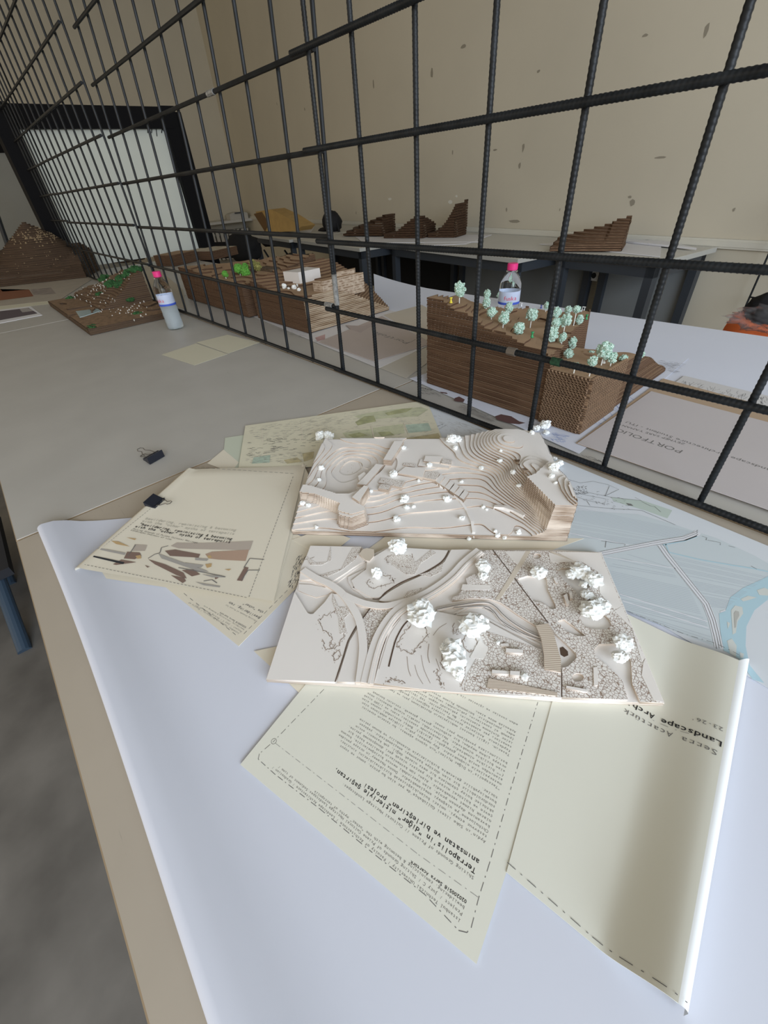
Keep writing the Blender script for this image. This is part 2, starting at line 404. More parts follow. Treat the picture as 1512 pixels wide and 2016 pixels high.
def desk(label, x0, x1, y0, y1, z=.75, top=topm, T=None, name='work_table', panel=None, edge=None, inset=.03, leg=.05, drop=.06, group=None):
    c = (T((x0 + x1) / 2, (y0 + y1) / 2, 0) if T else ((x0 + x1) / 2, (y0 + y1) / 2, 0))
    t = thing(name, label, 'table', tuple(c), group)
    mb = MB(); mb.box(x0, x1, y0, y1, z - .025, z - .0012, 1, T); mb.box(x0 + .0015, x1 - .0015, y0 + .0015, y1 - .0015, z - .0012, z, 0, T); mb.build('tabletop', [top, edge or edgem], t)
    if panel: mb = MB(); mb.box(x0 + inset + leg, x1 - inset - leg, y0 + .03, y0 + .045, .10, z - .03, 0, T); mb.build('back_panel', panel, t)
    mb = MB(); i = inset
    for (a, b, cc, d) in ((x0 + i, x1 - i, y0 + i, y0 + i + .02), (x0 + i, x1 - i, y1 - i - .02, y1 - i), (x0 + i, x0 + i + .02, y0 + i, y1 - i), (x1 - i - .02, x1 - i, y0 + i, y1 - i)): mb.box(a, b, cc, d, z - .025 - drop, z - .0255, 0, T)
    mb.build('frame_rail', steel, t)
    for xx in (x0 + i, x1 - i - leg):
        for yy in (y0 + i, y1 - i - leg):
            mb = MB(); mb.box(xx, xx + leg, yy, yy + leg, .0, z - .0255, 0, T); mb.build('leg', steel, t)
    return t
desk('cream work table in the foreground under the large white paper', -.43, 1.42, -.812, -.001, top=topn)
desk('grey work table left of the foreground carrying the lying binder clip and half-filled bottle', -2.24, -.4335, -.812, -.001)
desk('far left work table carrying the big brown mound model', -4.06, -2.2435, -.812, -.001)
desk('work table behind the wire mesh under the tallest cardboard model', -.405, 1.42, .003, .90)
desk('work table behind the wire mesh under the two cardboard models standing side by side', -2.24, -.4085, .003, .82)
desk('work table beyond the mesh in front of the white board', -4.05, -2.2435, .003, .82)
TW = lambda x, y, z: tuple(WL(x, y, z)); paledge = mat('pale_edge_band', (.42, .42, .39), .6); pan1 = mat('panel_blue_grey', (.20, .215, .22), .7, noise_amt=.05, nscale=3); pan2 = mat('panel_black', (.012, .012, .013), .7)
sidem = mat('desk_laminate_pale', (.60, .59, .54), .5, noise_amt=.04, nscale=6)
desk('narrow pale desk by the wall below the right cardboard slope model', .17, .86, .03, .62, .735, sidem, TW, 'wall_desk', pan1, paledge)
desk('pale desk by the wall below the row of three dark terrain models', .88, 2.35, .03, .92, .735, sidem, TW, 'wall_desk', pan1, paledge)
desk('pale desk by the wall with the black cap on it', 2.37, 3.75, .03, 1.18, .735, sidem, TW, 'wall_desk', pan2, paledge)
desk('pale desk by the room corner with the yellow paper bag on it', 3.77, 5.0, .03, 1.22, .735, sidem, TW, 'wall_desk', pan2, paledge)
# ================================================================ rebar mesh screens
bar_m = mat('black_rebar', (.012, .014, .016), .42, metal=.0, noise_amt=.5, nscale=30, spec=.25)
def rebar(mb, a, b, r, ribs=True, n=10):
    a = Vector(a); b = Vector(b); L = (b - a).length
    if not ribs: mb.tube([a, b], r, 8); return
    d = (b - a).normalized(); u = Vector((0, 1, 0)); u = (u - u.dot(d) * d).normalized(); w = d.cross(u); m = int(L / .00155); rows = []
    for i in range(m + 1):
        t = i / m * L; row = []
        for k in range(n):
            th = 2 * math.pi * k / n; s = math.sin(2 * math.pi * t / .0062 + th * 1.0); rr = r * (1 + (.045 if s > .35 else -.04))
            row.append(a + d * t + rr * (math.cos(th) * u + math.sin(th) * w))
        rows.append(row)
    mb.quadgrid(rows, 0, True)
def screen(label, vert, rows, xr, ribs, lean=0., z1=1.75, parent=None, rv=.0047, rh=.0054):
    t = thing('wire_mesh_screen', label, 'wire mesh', ((xr[0] + xr[1]) / 2, 0, .75), 'black rebar mesh panels standing along the table seam')
    Y = lambda z, o: o + lean * (z - .76)
    for x in vert:
        mb = MB(); x0, x1 = x if isinstance(x, tuple) else (x, x)
        rebar(mb, (x0, Y(.7505, .006), .7505), (x1, Y(z1, .006), z1), rv, ribs); mb.build('vertical_bar', bar_m, t, ribs)
    for z in rows:
        mb = MB(); rebar(mb, (xr[0], Y(z, -.005), z), (xr[1], Y(z, -.005), z), rh, ribs); mb.build('horizontal_bar', bar_m, t, ribs)
    return t
s1 = screen('black ribbed rebar mesh panel nearest the camera with wide square gaps', [.30, .1505, .0, -.1495, -.30, -.452, (-.601, -.574)], [.760, .919, 1.069, 1.234, 1.377, 1.53, 1.68], (-.628, .62), True)
s2 = screen('black rebar mesh panel second from the camera, overlapping the nearest one', [-.606 - .148 * k for k in range(11)], [.762, .926, 1.077, 1.232, 1.382, 1.534, 1.685, 1.835], (-2.10, -.598), False, .056, 2.0)
s3 = screen('black rebar mesh panel third from the camera, in front of the white board', [-2.075 - .1425 * k for k in range(11)], [.762, .932, 1.086, 1.234, 1.386, 1.536, 1.689, 1.84, 1.99, 2.14], (-3.52, -2.07), False, 0, 2.3)
s4 = screen('short black rebar mesh panel farthest from the camera by the steel post', [-3.50 - .11 * k for k in range(6)], [.762, .94, 1.094, 1.236, 1.384, 1.534, 1.689, 1.84, 1.99, 2.14], (-4.10, -3.50), False, 0, 2.3)
tapem = mat('silver_tape', (.25, .25, .24), .4, noise_amt=.5, nscale=120); whitep = mat('bar_white_paint', (.6, .6, .57), .7); greenp = mat('green_paint_mark', (.01, .045, .02), .6, noise_amt=.6, nscale=200)
for (t_, a, b, r, m_, nm) in ((s1, (1088, 702), (1106, 708), .0068, greenp, 'paint_mark'), (s1, (1000, 690), (1016, 694), .0072, mat('clear_tape', (.12, .10, .08), .25), 'tape_wrap')):
    A = WY(*a, -.005); B = WY(*b, -.005); mb = MB(); mb.tube([(A.x, -.005, .919), (B.x, -.005, .919)], r, 10); mb.build(nm, m_, t_)
A = WY(584, 18, .03); mb = MB(); mb.tube([(-.668, .006 + .056 * .72, 1.48), (-.668, .006 + .056 * .80, 1.55)], .0062, 10); mb.build('paint_mark', whitep, s2)
A = WY(416, 184, .03); mb = MB(); mb.tube([(A.x - .02, -.005 + .056 * .62, 1.382), (A.x + .02, -.005 + .056 * .62, 1.382)], .0068, 10); mb.build('tape_wrap', tapem, s2)
A = WY(612, 594, .006); mb = MB(); mb.tube([(-.64, -.005 + .056 * .16, .926), (-.61, -.005 + .056 * .16, .926)], .0072, 10); mb.build('tape_wrap', tapem, s2)
mb = MB(); mb.tube([(-.5935, .006, .93), (-.5905, .006, 1.0)], .0065, 10); mb.build('tape_wrap', tapem, s1)
# wire mesh hanging on the back wall at the right
t = thing('wire_mesh_rack', 'small black wire grid hanging on the wall above the orange chair', 'wire mesh', (.1, 2.56, .45))
for x in (-.20, .0, .2, .4): mb = MB(); mb.tube([(x, 2.58 - .15 * (x + .2), .43), (x, 2.58 - .15 * (x + .2), 1.0 if x > -.1 else 1.0)], .005, 8); mb.build('vertical_bar', bar_m, t)
for z in (.52, .655, .80, .95): mb = MB(); mb.tube([(-.20, 2.57, z), (.55, 2.46, z)], .004, 8); mb.build('horizontal_bar', bar_m, t)
# ================================================================ steel frame with white board at the far end of the screens
frame_m = mat('black_frame_steel', (.008, .008, .009), .75, spec=.12)
boardm = mat('white_board', (.70, .74, .68), .35, noise_amt=.03, nscale=3)
xb = -4.22
B0 = WX(389, 492, xb); Tp = WX(316, 210, xb); zt = WX(150, 232, xb).z
t = thing('board_frame', 'black steel frame holding a tall white board beyond the screens', 'board', (xb, .6, 0))
yR = Tp.y
mb = MB(); mb.bar((xb, -.0, 0), (xb, -.0, zt + .07), .15, .13); mb.build('post', frame_m, t)
mb = MB(); mb.bar((xb, yR + .03, 0), (xb, yR + .03, Tp.z), .11, .11); mb.build('post', frame_m, t)
mb = MB(); mb.bar((xb, -.25, zt), (xb, yR + .03, zt), .12, .125); mb.build('crossbeam', frame_m, t)
mb = MB(); mb.box(xb - .02, xb, .07, yR - .02, B0.z, zt - .06); bd = mb.build('white_panel', boardm, t)
ink = mat('black_ink', (.02, .02, .022), .6)
a = WX(291, 262, xb + .003); b = WX(313, 253, xb + .003)
mb = MB()
for q in (((0, 0), (.02, .05)), ((.03, 0), (.05, .04), (.03, .05)), ((.06, .05), (.075, .02), (.09, .055)), ((.075, .02), (.065, -.02)), ((.11, 0), (.14, .05)), ((.11, .05), (.14, 0))):
    mb.tube([(xb + .002, a.y + .0 + u * 1.0, a.z + v) for u, v in q], .0035, 5)
mb.build('handwriting', ink, bd)
mb = MB(); a = WX(375, 240, xb); mb.bar((xb - .1, yR + .12, 0), (xb - .1, yR + .14, Tp.z - .02), .05, .09); mb.build('post', frame_m, t)
mb = MB(); mb.bar((xb - .03, yR + .085, .9), (xb - .03, yR + .085, 1.6), .012, .012); mb.build('edge_strip', mat('bare_board_edge', (.42, .36, .30), .8), t)
# grey door leaf on the end wall, left of the frame
greyd = mat('grey_panel_paint', (.33, .34, .32), .6, noise_amt=.06, nscale=2)
c = WS(8, 300, 8.9); c2 = WS(100, 420, 8.9)
mb = MB(); P = [WL(8.945, 2.3, 0), WL(8.945, 6.4, 0), WL(8.90, 6.4, 0), WL(8.90, 2.3, 0)]; mb.prism([(p.x, p.y) for p in P], 0, WS(8, 297, 8.9).z); o = mb.build('grey_partition_panel', greyd); tag(o, 'plain grey panel standing against the end wall left of the steel post', 'panel')
mb = MB(); zz = WS(8, 290, 8.88).z; P = [WL(8.90, 2.3, 0), WL(8.90, 6.4, 0), WL(8.85, 6.4, 0), WL(8.85, 2.3, 0)]; mb.prism([(p.x, p.y) for p in P], zz - .06, zz + .06); mb.build('top_rail', frame_m, o)
mb = MB(); A = W(13, 482, .75); p0 = WS(2, 445, 7.5); p1 = WS(15, 482, 7.5); mb.tube([p0 + (p0 - p1) * 2, p1 + (p1 - p0) * 2.2], .03, 8); o = mb.build('steel_pole', steel); tag(o, 'thin dark pole leaning behind the brown mound model', 'pole')
# radiator under the window side of the corner
radm = mat('radiator_enamel', (.50, .48, .43), .45)
t = thing('radiator', 'old ribbed white radiator by the room corner', 'radiator', tuple(WL(8.7, 1.2, 0)))
z1 = WS(430, 455, 8.7).z; n0 = (WS(487, 455, 8.7) - P0).dot(NY); n1 = (WS(385, 455, 8.7) - P0).dot(NY)
k = 0; n = n0
while n < n1:
    mb = MB(); P = [WL(8.62, n, 0), WL(8.62, n + .055, 0), WL(8.78, n + .055, 0), WL(8.78, n, 0)]; mb.prism([(p.x, p.y) for p in P], .12, z1); mb.build('radiator_column', radm, t); n += .085
mb = MB(); mb.tube([WL(8.7, n0, .18), WL(8.7, n1, .18)], .02, 8); mb.tube([WL(8.7, n0, z1 - .06), WL(8.7, n1, z1 - .06)], .02, 8); mb.build('header_pipe', radm, t)
for nn in (n0 + .05, n1 - .1): mb = MB(); p = WL(8.7, nn, 0); mb.tube([p, p + Vector((0, 0, .16))], .02, 8); mb.build('foot', radm, t)
zs = WS(430, 440, 8.7).z
mb = MB(); P = [WL(8.4, n0 - .1, 0), WL(8.4, n1 + .6, 0), WL(8.94, n1 + .6, 0), WL(8.94, n0 - .1, 0)]; mb.prism([(p.x, p.y) for p in P], zs, zs + .04); o = mb.build('window_sill', mat('pale_sill', (.55, .54, .50), .5)); struct(o); o.name = 'trim_4'
a = WS(463, 430, 8.5); 
t = thing('white_case', 'white box with rounded top standing on the sill above the radiator', 'box', tuple(WS(478, 440, 8.5)))
zb = zs + .04; n_ = (WS(490, 440, 8.5) - P0).dot(NY); zt_ = WS(480, 416, 8.5).z
rows = []
for i in range(9):
    u = i / 8; rows.append([WL(8.45, n_ + .35 * u, zb), WL(8.45, n_ + .35 * u, zb + (zt_ - zb) * (1 - .25 * (abs(2 * u - 1)) ** 3)), WL(8.7, n_ + .35 * u, zb + (zt_ - zb) * (1 - .25 * (abs(2 * u - 1)) ** 3)), WL(8.7, n_ + .35 * u, zb)])
mb = MB(); mb.quadgrid(rows, 0, True); mb.face(rows[0]); mb.face(rows[-1]); mb.build('case_shell', radm, t)
mb = MB(); p = WL(8.44, n_ + .17, zb + .1); mb.bar(p - EX * .01 + NY * -.08, p - EX * .01 + NY * .08, .02, .02); mb.build('handle', steel, t)
# wall sockets
sock = mat('socket_plastic', (.62, .62, .60), .4); dark = mat('dark_hole', (.02, .02, .02), .8)
for (x, y, lab) in ((1340, 552, 'white round wall socket right of the desk leg'), (1175, 541, 'small white socket below the narrow pale desk')):
    off = 0 if x > 1300 else .045; c = WN(x, y, off); cs = (c - P0).dot(EX); z = c.z
    t = thing('wall_socket', lab, 'socket', tuple(WL(cs, .0, z)))
    mb = MB(); P = [WL(cs - .035, off + .002, 0), WL(cs + .035, off + .002, 0), WL(cs + .035, off + .03, 0), WL(cs - .035, off + .03, 0)]; mb.prism([(p.x, p.y) for p in P], z - .035, z + .035); mb.build('plate', sock, t)
    for r, m_, e, nm in ((.026, sock, .034, 'rim'), (.019, dark, .036, 'well')):
        mb = MB(); mb.tube([WL(cs, off + .028, z), WL(cs, off + e, z)], r, 20); mb.build(nm, m_, t)
    if x > 1300:
        mb = MB(); P = [WL(cs - .062, .0015, 0), WL(cs - .03, .0015, 0), WL(cs - .03, .006, 0), WL(cs - .062, .006, 0)]; mb.prism([(p.x, p.y) for p in P], z - .045, z + .045); mb.build('black_gap', dark, t)  # thin black slab, its colour stands in for the dark gap beside the socket
def blob(name, c, rx, ry, rz_, m, seed=0, amp=.15, sub=3, parent=None, freq=3., smooth=True, flat=None):
    bm = bmesh.new(); bmesh.ops.create_icosphere(bm, subdivisions=sub, radius=1)
    for v in bm.verts:
        d = v.co.normalized(); k = 1 + amp * noise.noise(d * freq + Vector((seed * 3.1, 0, 0))) + amp * .5 * noise.noise(d * freq * 2.3 + Vector((0, seed * 1.7, 0)))
        v.co = Vector((d.x * k * rx, d.y * k * ry, d.z * k * rz_))
        if flat is not None and v.co.z < -rz_ * flat: v.co.z = -rz_ * flat
    me = bpy.data.meshes.new(name); bm.to_mesh(me); bm.free(); me.materials.append(m)
    if smooth: me.polygons.foreach_set('use_smooth', [True] * len(me.polygons))
    o = bpy.data.objects.new(name, me); COL.objects.link(o); o.location = c
    if parent: attach(o, parent)
    return o
# ================================================================ chairs
blackp = mat('black_plastic', (.012, .012, .014), .5)
def chair(label, loc, rz, m=blackp, lm=steel, zb=.86, seat=.45, name='chair'):
    t = thing(name, label, 'chair', loc, None, rz)
    Rm = Matrix.Rotation(rz, 4, 'Z'); L = Vector(loc); T = lambda x, y, z: tuple(L + Rm @ Vector((x, y, z)))
    rows = []
    for i in range(9):
        v = -.22 + .44 * i / 8; rows.append([T(u, v, seat - .03 * math.cos(v * 6) - .015 * (1 - (u / .23) ** 2)) for u in (-.22, -.15, -.07, 0, .07, .15, .22)])
    mb = MB(); mb.quadgrid(rows); mb.quadgrid([[(p[0], p[1], p[2] - .02) for p in r] for r in rows]); 
    mb.quadgrid([[r[0] for r in rows], [(r[0][0], r[0][1], r[0][2] - .02) for r in rows]]); mb.quadgrid([[r[-1] for r in rows], [(r[-1][0], r[-1][1], r[-1][2] - .02) for r in rows]]); mb.quadgrid([rows[0], [(p[0], p[1], p[2] - .02) for p in rows[0]]]); mb.quadgrid([rows[-1], [(p[0], p[1], p[2] - .02) for p in rows[-1]]]); mb.build('seat', m, t, True)
    rows = []
    for i in range(9):
        q = i / 8; z = seat + .12 + (zb - seat - .12) * q; w = .20 + .02 * math.sin(q * 3.1) - .03 * max(0, q - .8) * 5
        rows.append([T(u * w, .22 + .07 * q - .03 * (1 - u * u), z) for u in (-1, -.66, -.33, 0, .33, .66, 1)] + [T(u * w, .24 + .07 * q - .03 * (1 - u * u), z) for u in (1, .66, .33, 0, -.33, -.66, -1)])
    mb = MB(); mb.quadgrid(rows, 0, True); mb.face(rows[0]); mb.face(rows[-1]); mb.build('backrest', m, t, True)
    for sx in (-1, 1):
        mb = MB(); mb.tube([T(sx * .2, -.2, seat - .03), T(sx * .22, -.24, .0)], .012, 8); mb.build('leg', lm, t)
        mb = MB(); mb.tube([T(sx * .19, .28, zb - .12), T(sx * .2, .22, seat), T(sx * .22, .26, .0)], .012, 8); mb.build('leg', lm, t)
    mb = MB(); mb.tube([T(-.2, -.2, seat - .035), T(.2, -.2, seat - .035), T(.2, .2, seat - .035), T(-.2, .2, seat - .035)], .011, 8, closed=True); mb.build('seat_frame', lm, t)
    return t
p = WN(478, 520, 1.5); chair('black chair with a dark jacket-like high back left of the yellow paper bag', (p.x, p.y, 0), TH + math.pi + .3, zb=WN(478, 472, 1.5).z, name='black_chair')
jm = mat('black_jacket', (.010, .010, .011), .9)
for q_, r_ in ((WN(480, 488, 1.60), (.30, .13, .15)),): o = blob('hanging_jacket', q_, *r_, jm, 4, .25, 3); tag(o, 'black jacket slung over the chair left of the yellow paper bag', 'jacket')
p = WN(655, 520, 1.25); chair('black chair pushed under the desk below the black cap', (p.x, p.y, 0), TH + math.pi - .2, zb=.68, name='black_chair')
p = WN(575, 520, .7); chair('black chair in the dark under the desk below the yellow paper bag', (p.x, p.y, 0), TH + math.pi + .1, zb=.66, name='black_chair')
bluem = mat('blue_grey_steel', (.045, .075, .115), .4, spec=.5)
f = W(50, 1282, 0)
t = thing('blue_steel_stool', 'blue steel tube stool leg and dark seat at the far left edge below the table', 'stool', (f.x - .2, f.y - .1, 0))
seatm = mat('dark_seat', (.02, .022, .028), .6)
top = WY(-6, 1130, f.y + .02)
mb = MB(); mb.tube([(f.x, f.y, .0), (top.x, top.y, top.z)], .021, 14); mb.build('leg', bluem, t)
for dx, dy in ((-.42, 0), (-.42, -.36), (0, -.36)):
    mb = MB(); mb.tube([(f.x + dx, f.y + dy, 0), (top.x + dx * .8, top.y + dy * .8, top.z)], .021, 12); mb.build('leg', bluem, t)
mb = MB(); mb.box(top.x - .42, top.x + .05, top.y - .36, top.y + .05, top.z, top.z + .035); mb.build('seat', seatm, t)
# orange chair at the right edge
orm = mat('orange_plastic', (.62, .13, .03), .4, spec=.5)
p = WY(1500, 640, 1.28); zt = WY(1480, 622, 1.28).z
t = chair('orange plastic chair behind the white paper at the right edge', (p.x + .13, 1.10, 0), 0.1, orm, steel, zb=zt, seat=.44, name='orange_chair')
plast = mat('clear_film', (.9, .9, .92), .15, trans=.9, ior=1.1, alpha=.45)
bagm = mat('black_fabric', (.012, .012, .014), .8)
c = WY(1500, 606, 1.30); o = blob('black_bag', (c.x + .02, 1.37, c.z - .02), .075, .05, .055, bagm, 2, .2); tag(o, 'black soft bag resting on the orange chair back', 'bag')
c = WY(1478, 640, 1.25); o = blob('plastic_bag', (c.x + .03, 1.30, c.z + .01), .10, .05, .035, plast, 5, .5, 4, freq=5); tag(o, 'crumpled clear plastic bag hanging over the orange chair back', 'bag')
# things on the wall desks
envm = mat('yellow_kraft', (.50, .33, .12), .8, noise_amt=.1, nscale=12)
def zr(x, y, z=.735): return W(x, y, z)
a = zr(535, 458); n_ = (a - P0).dot(NY); q = lambda x, y: WN(x, y, n_)
pr = [q(503, 417), q(533, 412), q(560, 425), q(592, 446), q(585, 455), q(523, 458)]
mb = MB(); bk = [p - NY * .18 for p in pr]; mb.face(pr); mb.face(bk[::-1]); mb.quadgrid([pr + [pr[0]], bk + [bk[0]]])
o = mb.build('paper_bag', envm); tag(o, 'yellow kraft paper bag lying on the wall desk near the corner', 'bag')
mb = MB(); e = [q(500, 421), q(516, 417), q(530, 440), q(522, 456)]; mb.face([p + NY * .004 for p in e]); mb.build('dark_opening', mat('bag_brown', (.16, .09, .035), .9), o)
n_ = .55; c = WN(654, 440, n_); s = 1 / pxm(c)
t = thing('baseball_cap', 'black cap resting on the wall desk', 'cap', (c.x, c.y, .736))
o = blob('cap_crown', (c.x, c.y, .736 + 15 * s), 21 * s, 18 * s, 19 * s, bagm, 1, .12, 3, t, flat=.8)
mb = MB(); mb.tube([c + EX * -.0 + EX * (-12 * s) + Vector((0, 0, -14 * s + 10 * s)), c + EX * (-22 * s) + Vector((0, 0, 0)), c + EX * (-26 * s) + Vector((0, 0, -12 * s)), c + EX * (-14 * s) + Vector((0, 0, -17 * s))], .012, 6); mb.build('strap', bagm, t)
rows = [[Vector((c.x, c.y, .738)) + EX * (u * s) + NY * (v * s) + Vector((0, 0, (1 - (v / 12) ** 2) * 4 * s)) for v in (-12, -6, 0, 6, 12)] for u in (14, 24, 34, 44)]
mb = MB(); mb.quadgrid(rows); mb.quadgrid([[p + Vector((0, 0, .006)) for p in r] for r in rows]); mb.build('visor', bagm, t)
printw = mat('white_print', (.72, .72, .74), .6); printb = mat('beige_print', (.55, .50, .42), .7)
greyink = mat('grey_ink', (.23, .23, .24), .7); blueink = mat('blue_ink', (.20, .30, .62), .6)
def quad_sheet(name, label, cat, px, z, m, th=.0012, group=None, curl=0., parent=None):
    P = [W(x, y, z + th) for x, y in px]; mb = MB(); n = 10
    P = [p + NY * max(0, .04 - (p - P0).dot(NY)) for p in P]
    def pt(u, v): 
        a = P[0].lerp(P[1], u); b = P[3].lerp(P[2], u); p = a.lerp(b, v); return p
    top = [[pt(i / n, j / n) + Vector((0, 0, curl * max(0, j / n - .7) ** 2 * 11)) for j in range(n + 1)] for i in range(n + 1)]
    mb.quadgrid(top); bot = [[p - Vector((0, 0, th)) for p in r] for r in top]; mb.quadgrid(bot)
    ring = [top[i][0] for i in range(n + 1)] + [top[n][j] for j in range(1, n + 1)] + [top[i][n] for i in range(n - 1, -1, -1)] + [top[0][j] for j in range(n - 1, 0, -1)]
    mb.quadgrid([ring + [ring[0]], [p - Vector((0, 0, th)) for p in ring + [ring[0]]]])
    o = mb.build(name, m)
    if label: tag(o, label, cat, group)
    if parent: attach(o, parent)
    return o
def scribble(name, px, z, n, m, parent, seed=0, w=.0012, l=(6, 16), ang=None):
    """small printed strokes scattered inside a pixel quadrilateral"""
    rnd = random.Random(seed); mb = MB(); P = [W(x, y, z) for x, y in px]
    d0 = (P[1] - P[0]).normalized()
    for _ in range(n):
        u, v = rnd.random(), rnd.random(); p = P[0].lerp(P[1], u).lerp(P[3].lerp(P[2], u), v); L = rnd.uniform(*l) * .001
        a = rnd.gauss(0, .25) if ang is None else ang + rnd.gauss(0, .3); d = Matrix.Rotation(a, 3, 'Z') @ d0
        q = [p, p + d * L * .5 + Vector((-d.y, d.x, 0)) * L * rnd.uniform(-.15, .15), p + d * L]; mb.ribbon(q, w, z)
    return mb.build(name, m, parent)
o = quad_sheet('paper_roll_sheet', 'long white print under the three dark terrain models, its end curling', 'paper', [(700, 466), (886, 466), (950, 476), (715, 478)], .737, printw, .004)
quad_sheet('open_print', 'white paper sheets right of the three dark terrain models', 'paper', [(880, 462), (968, 462), (918, 480), (820, 484)], .7365, printw, .003)
quad_sheet('loose_sheet', 'white sheets beside the yellow paper bag', 'paper', [(590, 446), (618, 447), (612, 456), (588, 456)], .7365, printw, .006)
o = quad_sheet('drawing_sheet', 'white drawing sheets under and right of the right cardboard slope model', 'paper', [(1062, 480), (1240, 455), (1396, 457), (1300, 505)], .7365, printw, .004)
o2 = quad_sheet('rolled_drawing', 'curled white plan drawing beside the right cardboard slope model', 'paper', [(1248, 476), (1252, 456), (1396, 456), (1372, 488)], .742, printw, .01, curl=.0)
scribble('plan_linework', [(1275, 462), (1375, 460), (1355, 470), (1268, 474)], .7525, 60, greyink, o2, 3, .004, (20, 70))
mb = MB(); a = W(1284, 456, .7526); b = W(1272, 466, .7526); mb.ribbon([a, b], .02, .7527); mb.build('black_bar_mark', ink, o2)
cardd = mat('dark_card_top', (.10, .060, .038), .9, noise_amt=.2, nscale=30)
carde = layer_mat('dark_card_edge', (.045, .024, .014), (.13, .078, .045), (.06, .034, .02), .010, .735)
def small_model(label, pxl, pxr, ybase, hf, n_layers, name='contour_model', step=.012, depth=.24, nx=26, ny=14, mats=None):
    a = zr(pxl, ybase); b = zr(pxr, ybase); e = (b - a); Lx = e.length; e.normalize(); g = Vector((-e.y, e.x, 0))
    if g.y < 0: g = -g
    T = lambda x, y, z: tuple(a + e * x + g * y + Vector((0, 0, z)))
    m = terrace(lambda x, y: hf(x / Lx, y / depth), 0, Lx, 0, depth, nx, ny, step, 0.0055, T, .004, hash(pxl) % 97, step * .15)
    o = m.build(name, mats or [cardd, carde]); tag(o, label, 'terrain model', 'dark terrain models on the wall desks'); return o
small_model('dark stepped terrain model, leftmost of the three beside the black cap', 676, 752, 466, lambda u, v: .01 + .16 * max(0, u * .8 + .25 * v) * (1 - .35 * abs(v - .5)), 10, step=.02)
small_model('dark peaked terrain model, middle one of the three by the wall', 756, 832, 471, lambda u, v: .02 + .20 * max(0, (u - .3)) ** .8 * (1.1 - .4 * v) if u < .85 else .16 - .08 * v, 12, step=.018)
small_model('dark wedge shaped terrain model with a sharp tip, right of the three', 842, 894, 470, lambda u, v: .02 + .20 * u ** 2.2 + .02 * v, 12, step=.018)
slopc = mat('card_slope_top', (.20, .125, .078), .9, noise_amt=.15, nscale=20); slope_e = layer_mat('card_slope_edge', (.11, .062, .036), (.25, .16, .10), (.13, .08, .05), .012, .735)
small_model('brown cardboard slope model with wide steps on the narrow desk', 1082, 1222, 497, lambda u, v: .016 + .03 * u + .075 * u * v * (1 if u > .75 else .8) + .03 * v, 10, step=.013, depth=.26, mats=[slopc, slope_e])
# ================================================================ papers on the foreground table
white = mat('white_paper', (.67, .70, .79), .75, noise_amt=.015, nscale=4, spec=.25)
cream = mat('cream_paper', (.76, .76, .67), .8, noise_amt=.02, nscale=6, spec=.2)
cream2 = mat('cream_paper_pale', (.74, .69, .57), .8, noise_amt=.02, nscale=6, spec=.2)
mapblue = mat('map_paper', (.66, .70, .74), .6, noise_amt=.02, nscale=5)
ink = mat('black_ink', (.02, .02, .022), .6); soft = mat('soft_ink', (.17, .165, .16), .7); pale = mat('pale_ink', (.36, .35, .33), .7)
# long white paper with its near edge folded over
mb = MB(); rows = []
def xfar(y): return -.42 + max(0, (y + .742)) * .80
for i in range(61):
    u = i / 60; row = []
    for k in range(9):                                     # rolled fold
        a = -math.pi / 2 - math.pi * k / 8 * 1.0
        y = -.768 + .0095 * math.cos(a) ; z = .7507 + .0082 * (1 + math.sin(a))
        row.append((y, z))
    for k in range(1, 30):
        y = -.768 + k * .0188 * (1.0 if k > 6 else .8 + .03 * k); zz = .7518 + .0153 * math.exp(-((y + .768) / .036) ** 2)
        row.append((y, zz))
    rows.append([(xfar(y) + (1.35 - xfar(y)) * u + 0, y + .004 * math.sin(u * 9) * max(0, 1 - (y + .76) * 8), z if z > .753 else z) for y, z in row])
mb.quadgrid(rows); mb.quadgrid([[(x, y + (.0006 if z > .76 else 0), z - .0007) for x, y, z in r[8:]] for r in rows])
o = mb.build('large_white_paper', white, None, True); tag(o, 'very large blank white paper with a rolled near edge covering the foreground table', 'paper')
def sheet(name, label, P, m, th=.0005, n=8, zf=None, group=None, cat='paper'):
    """P four world corners (x, y, z) in order; zf(u, v) extra lift"""
    P = [Vector(p) for p in P]; mb = MB()
    def pt(u, v):
        p = P[0].lerp(P[1], u).lerp(P[3].lerp(P[2], u), v); 
        if zf: p = p + Vector((0, 0, zf(u, v)))
        return p
    top = [[pt(i / n, j / n) for j in range(n + 1)] for i in range(n + 1)]
    mb.quadgrid(top); mb.quadgrid([[p - Vector((0, 0, th)) for p in r] for r in top])
    ring = [top[i][0] for i in range(n + 1)] + [top[n][j] for j in range(1, n + 1)] + [top[i][n] for i in range(n - 1, -1, -1)] + [top[0][j] for j in range(n - 1, 0, -1)]
    ring.append(ring[0]); mb.quadgrid([ring, [p - Vector((0, 0, th)) for p in ring]])
    o = mb.build(name, m, None, bool(zf))
    if label: tag(o, label, cat, group)
    return o
def pp(x, y, z): p = W(x, y, z); return Vector((p.x, p.y, z))
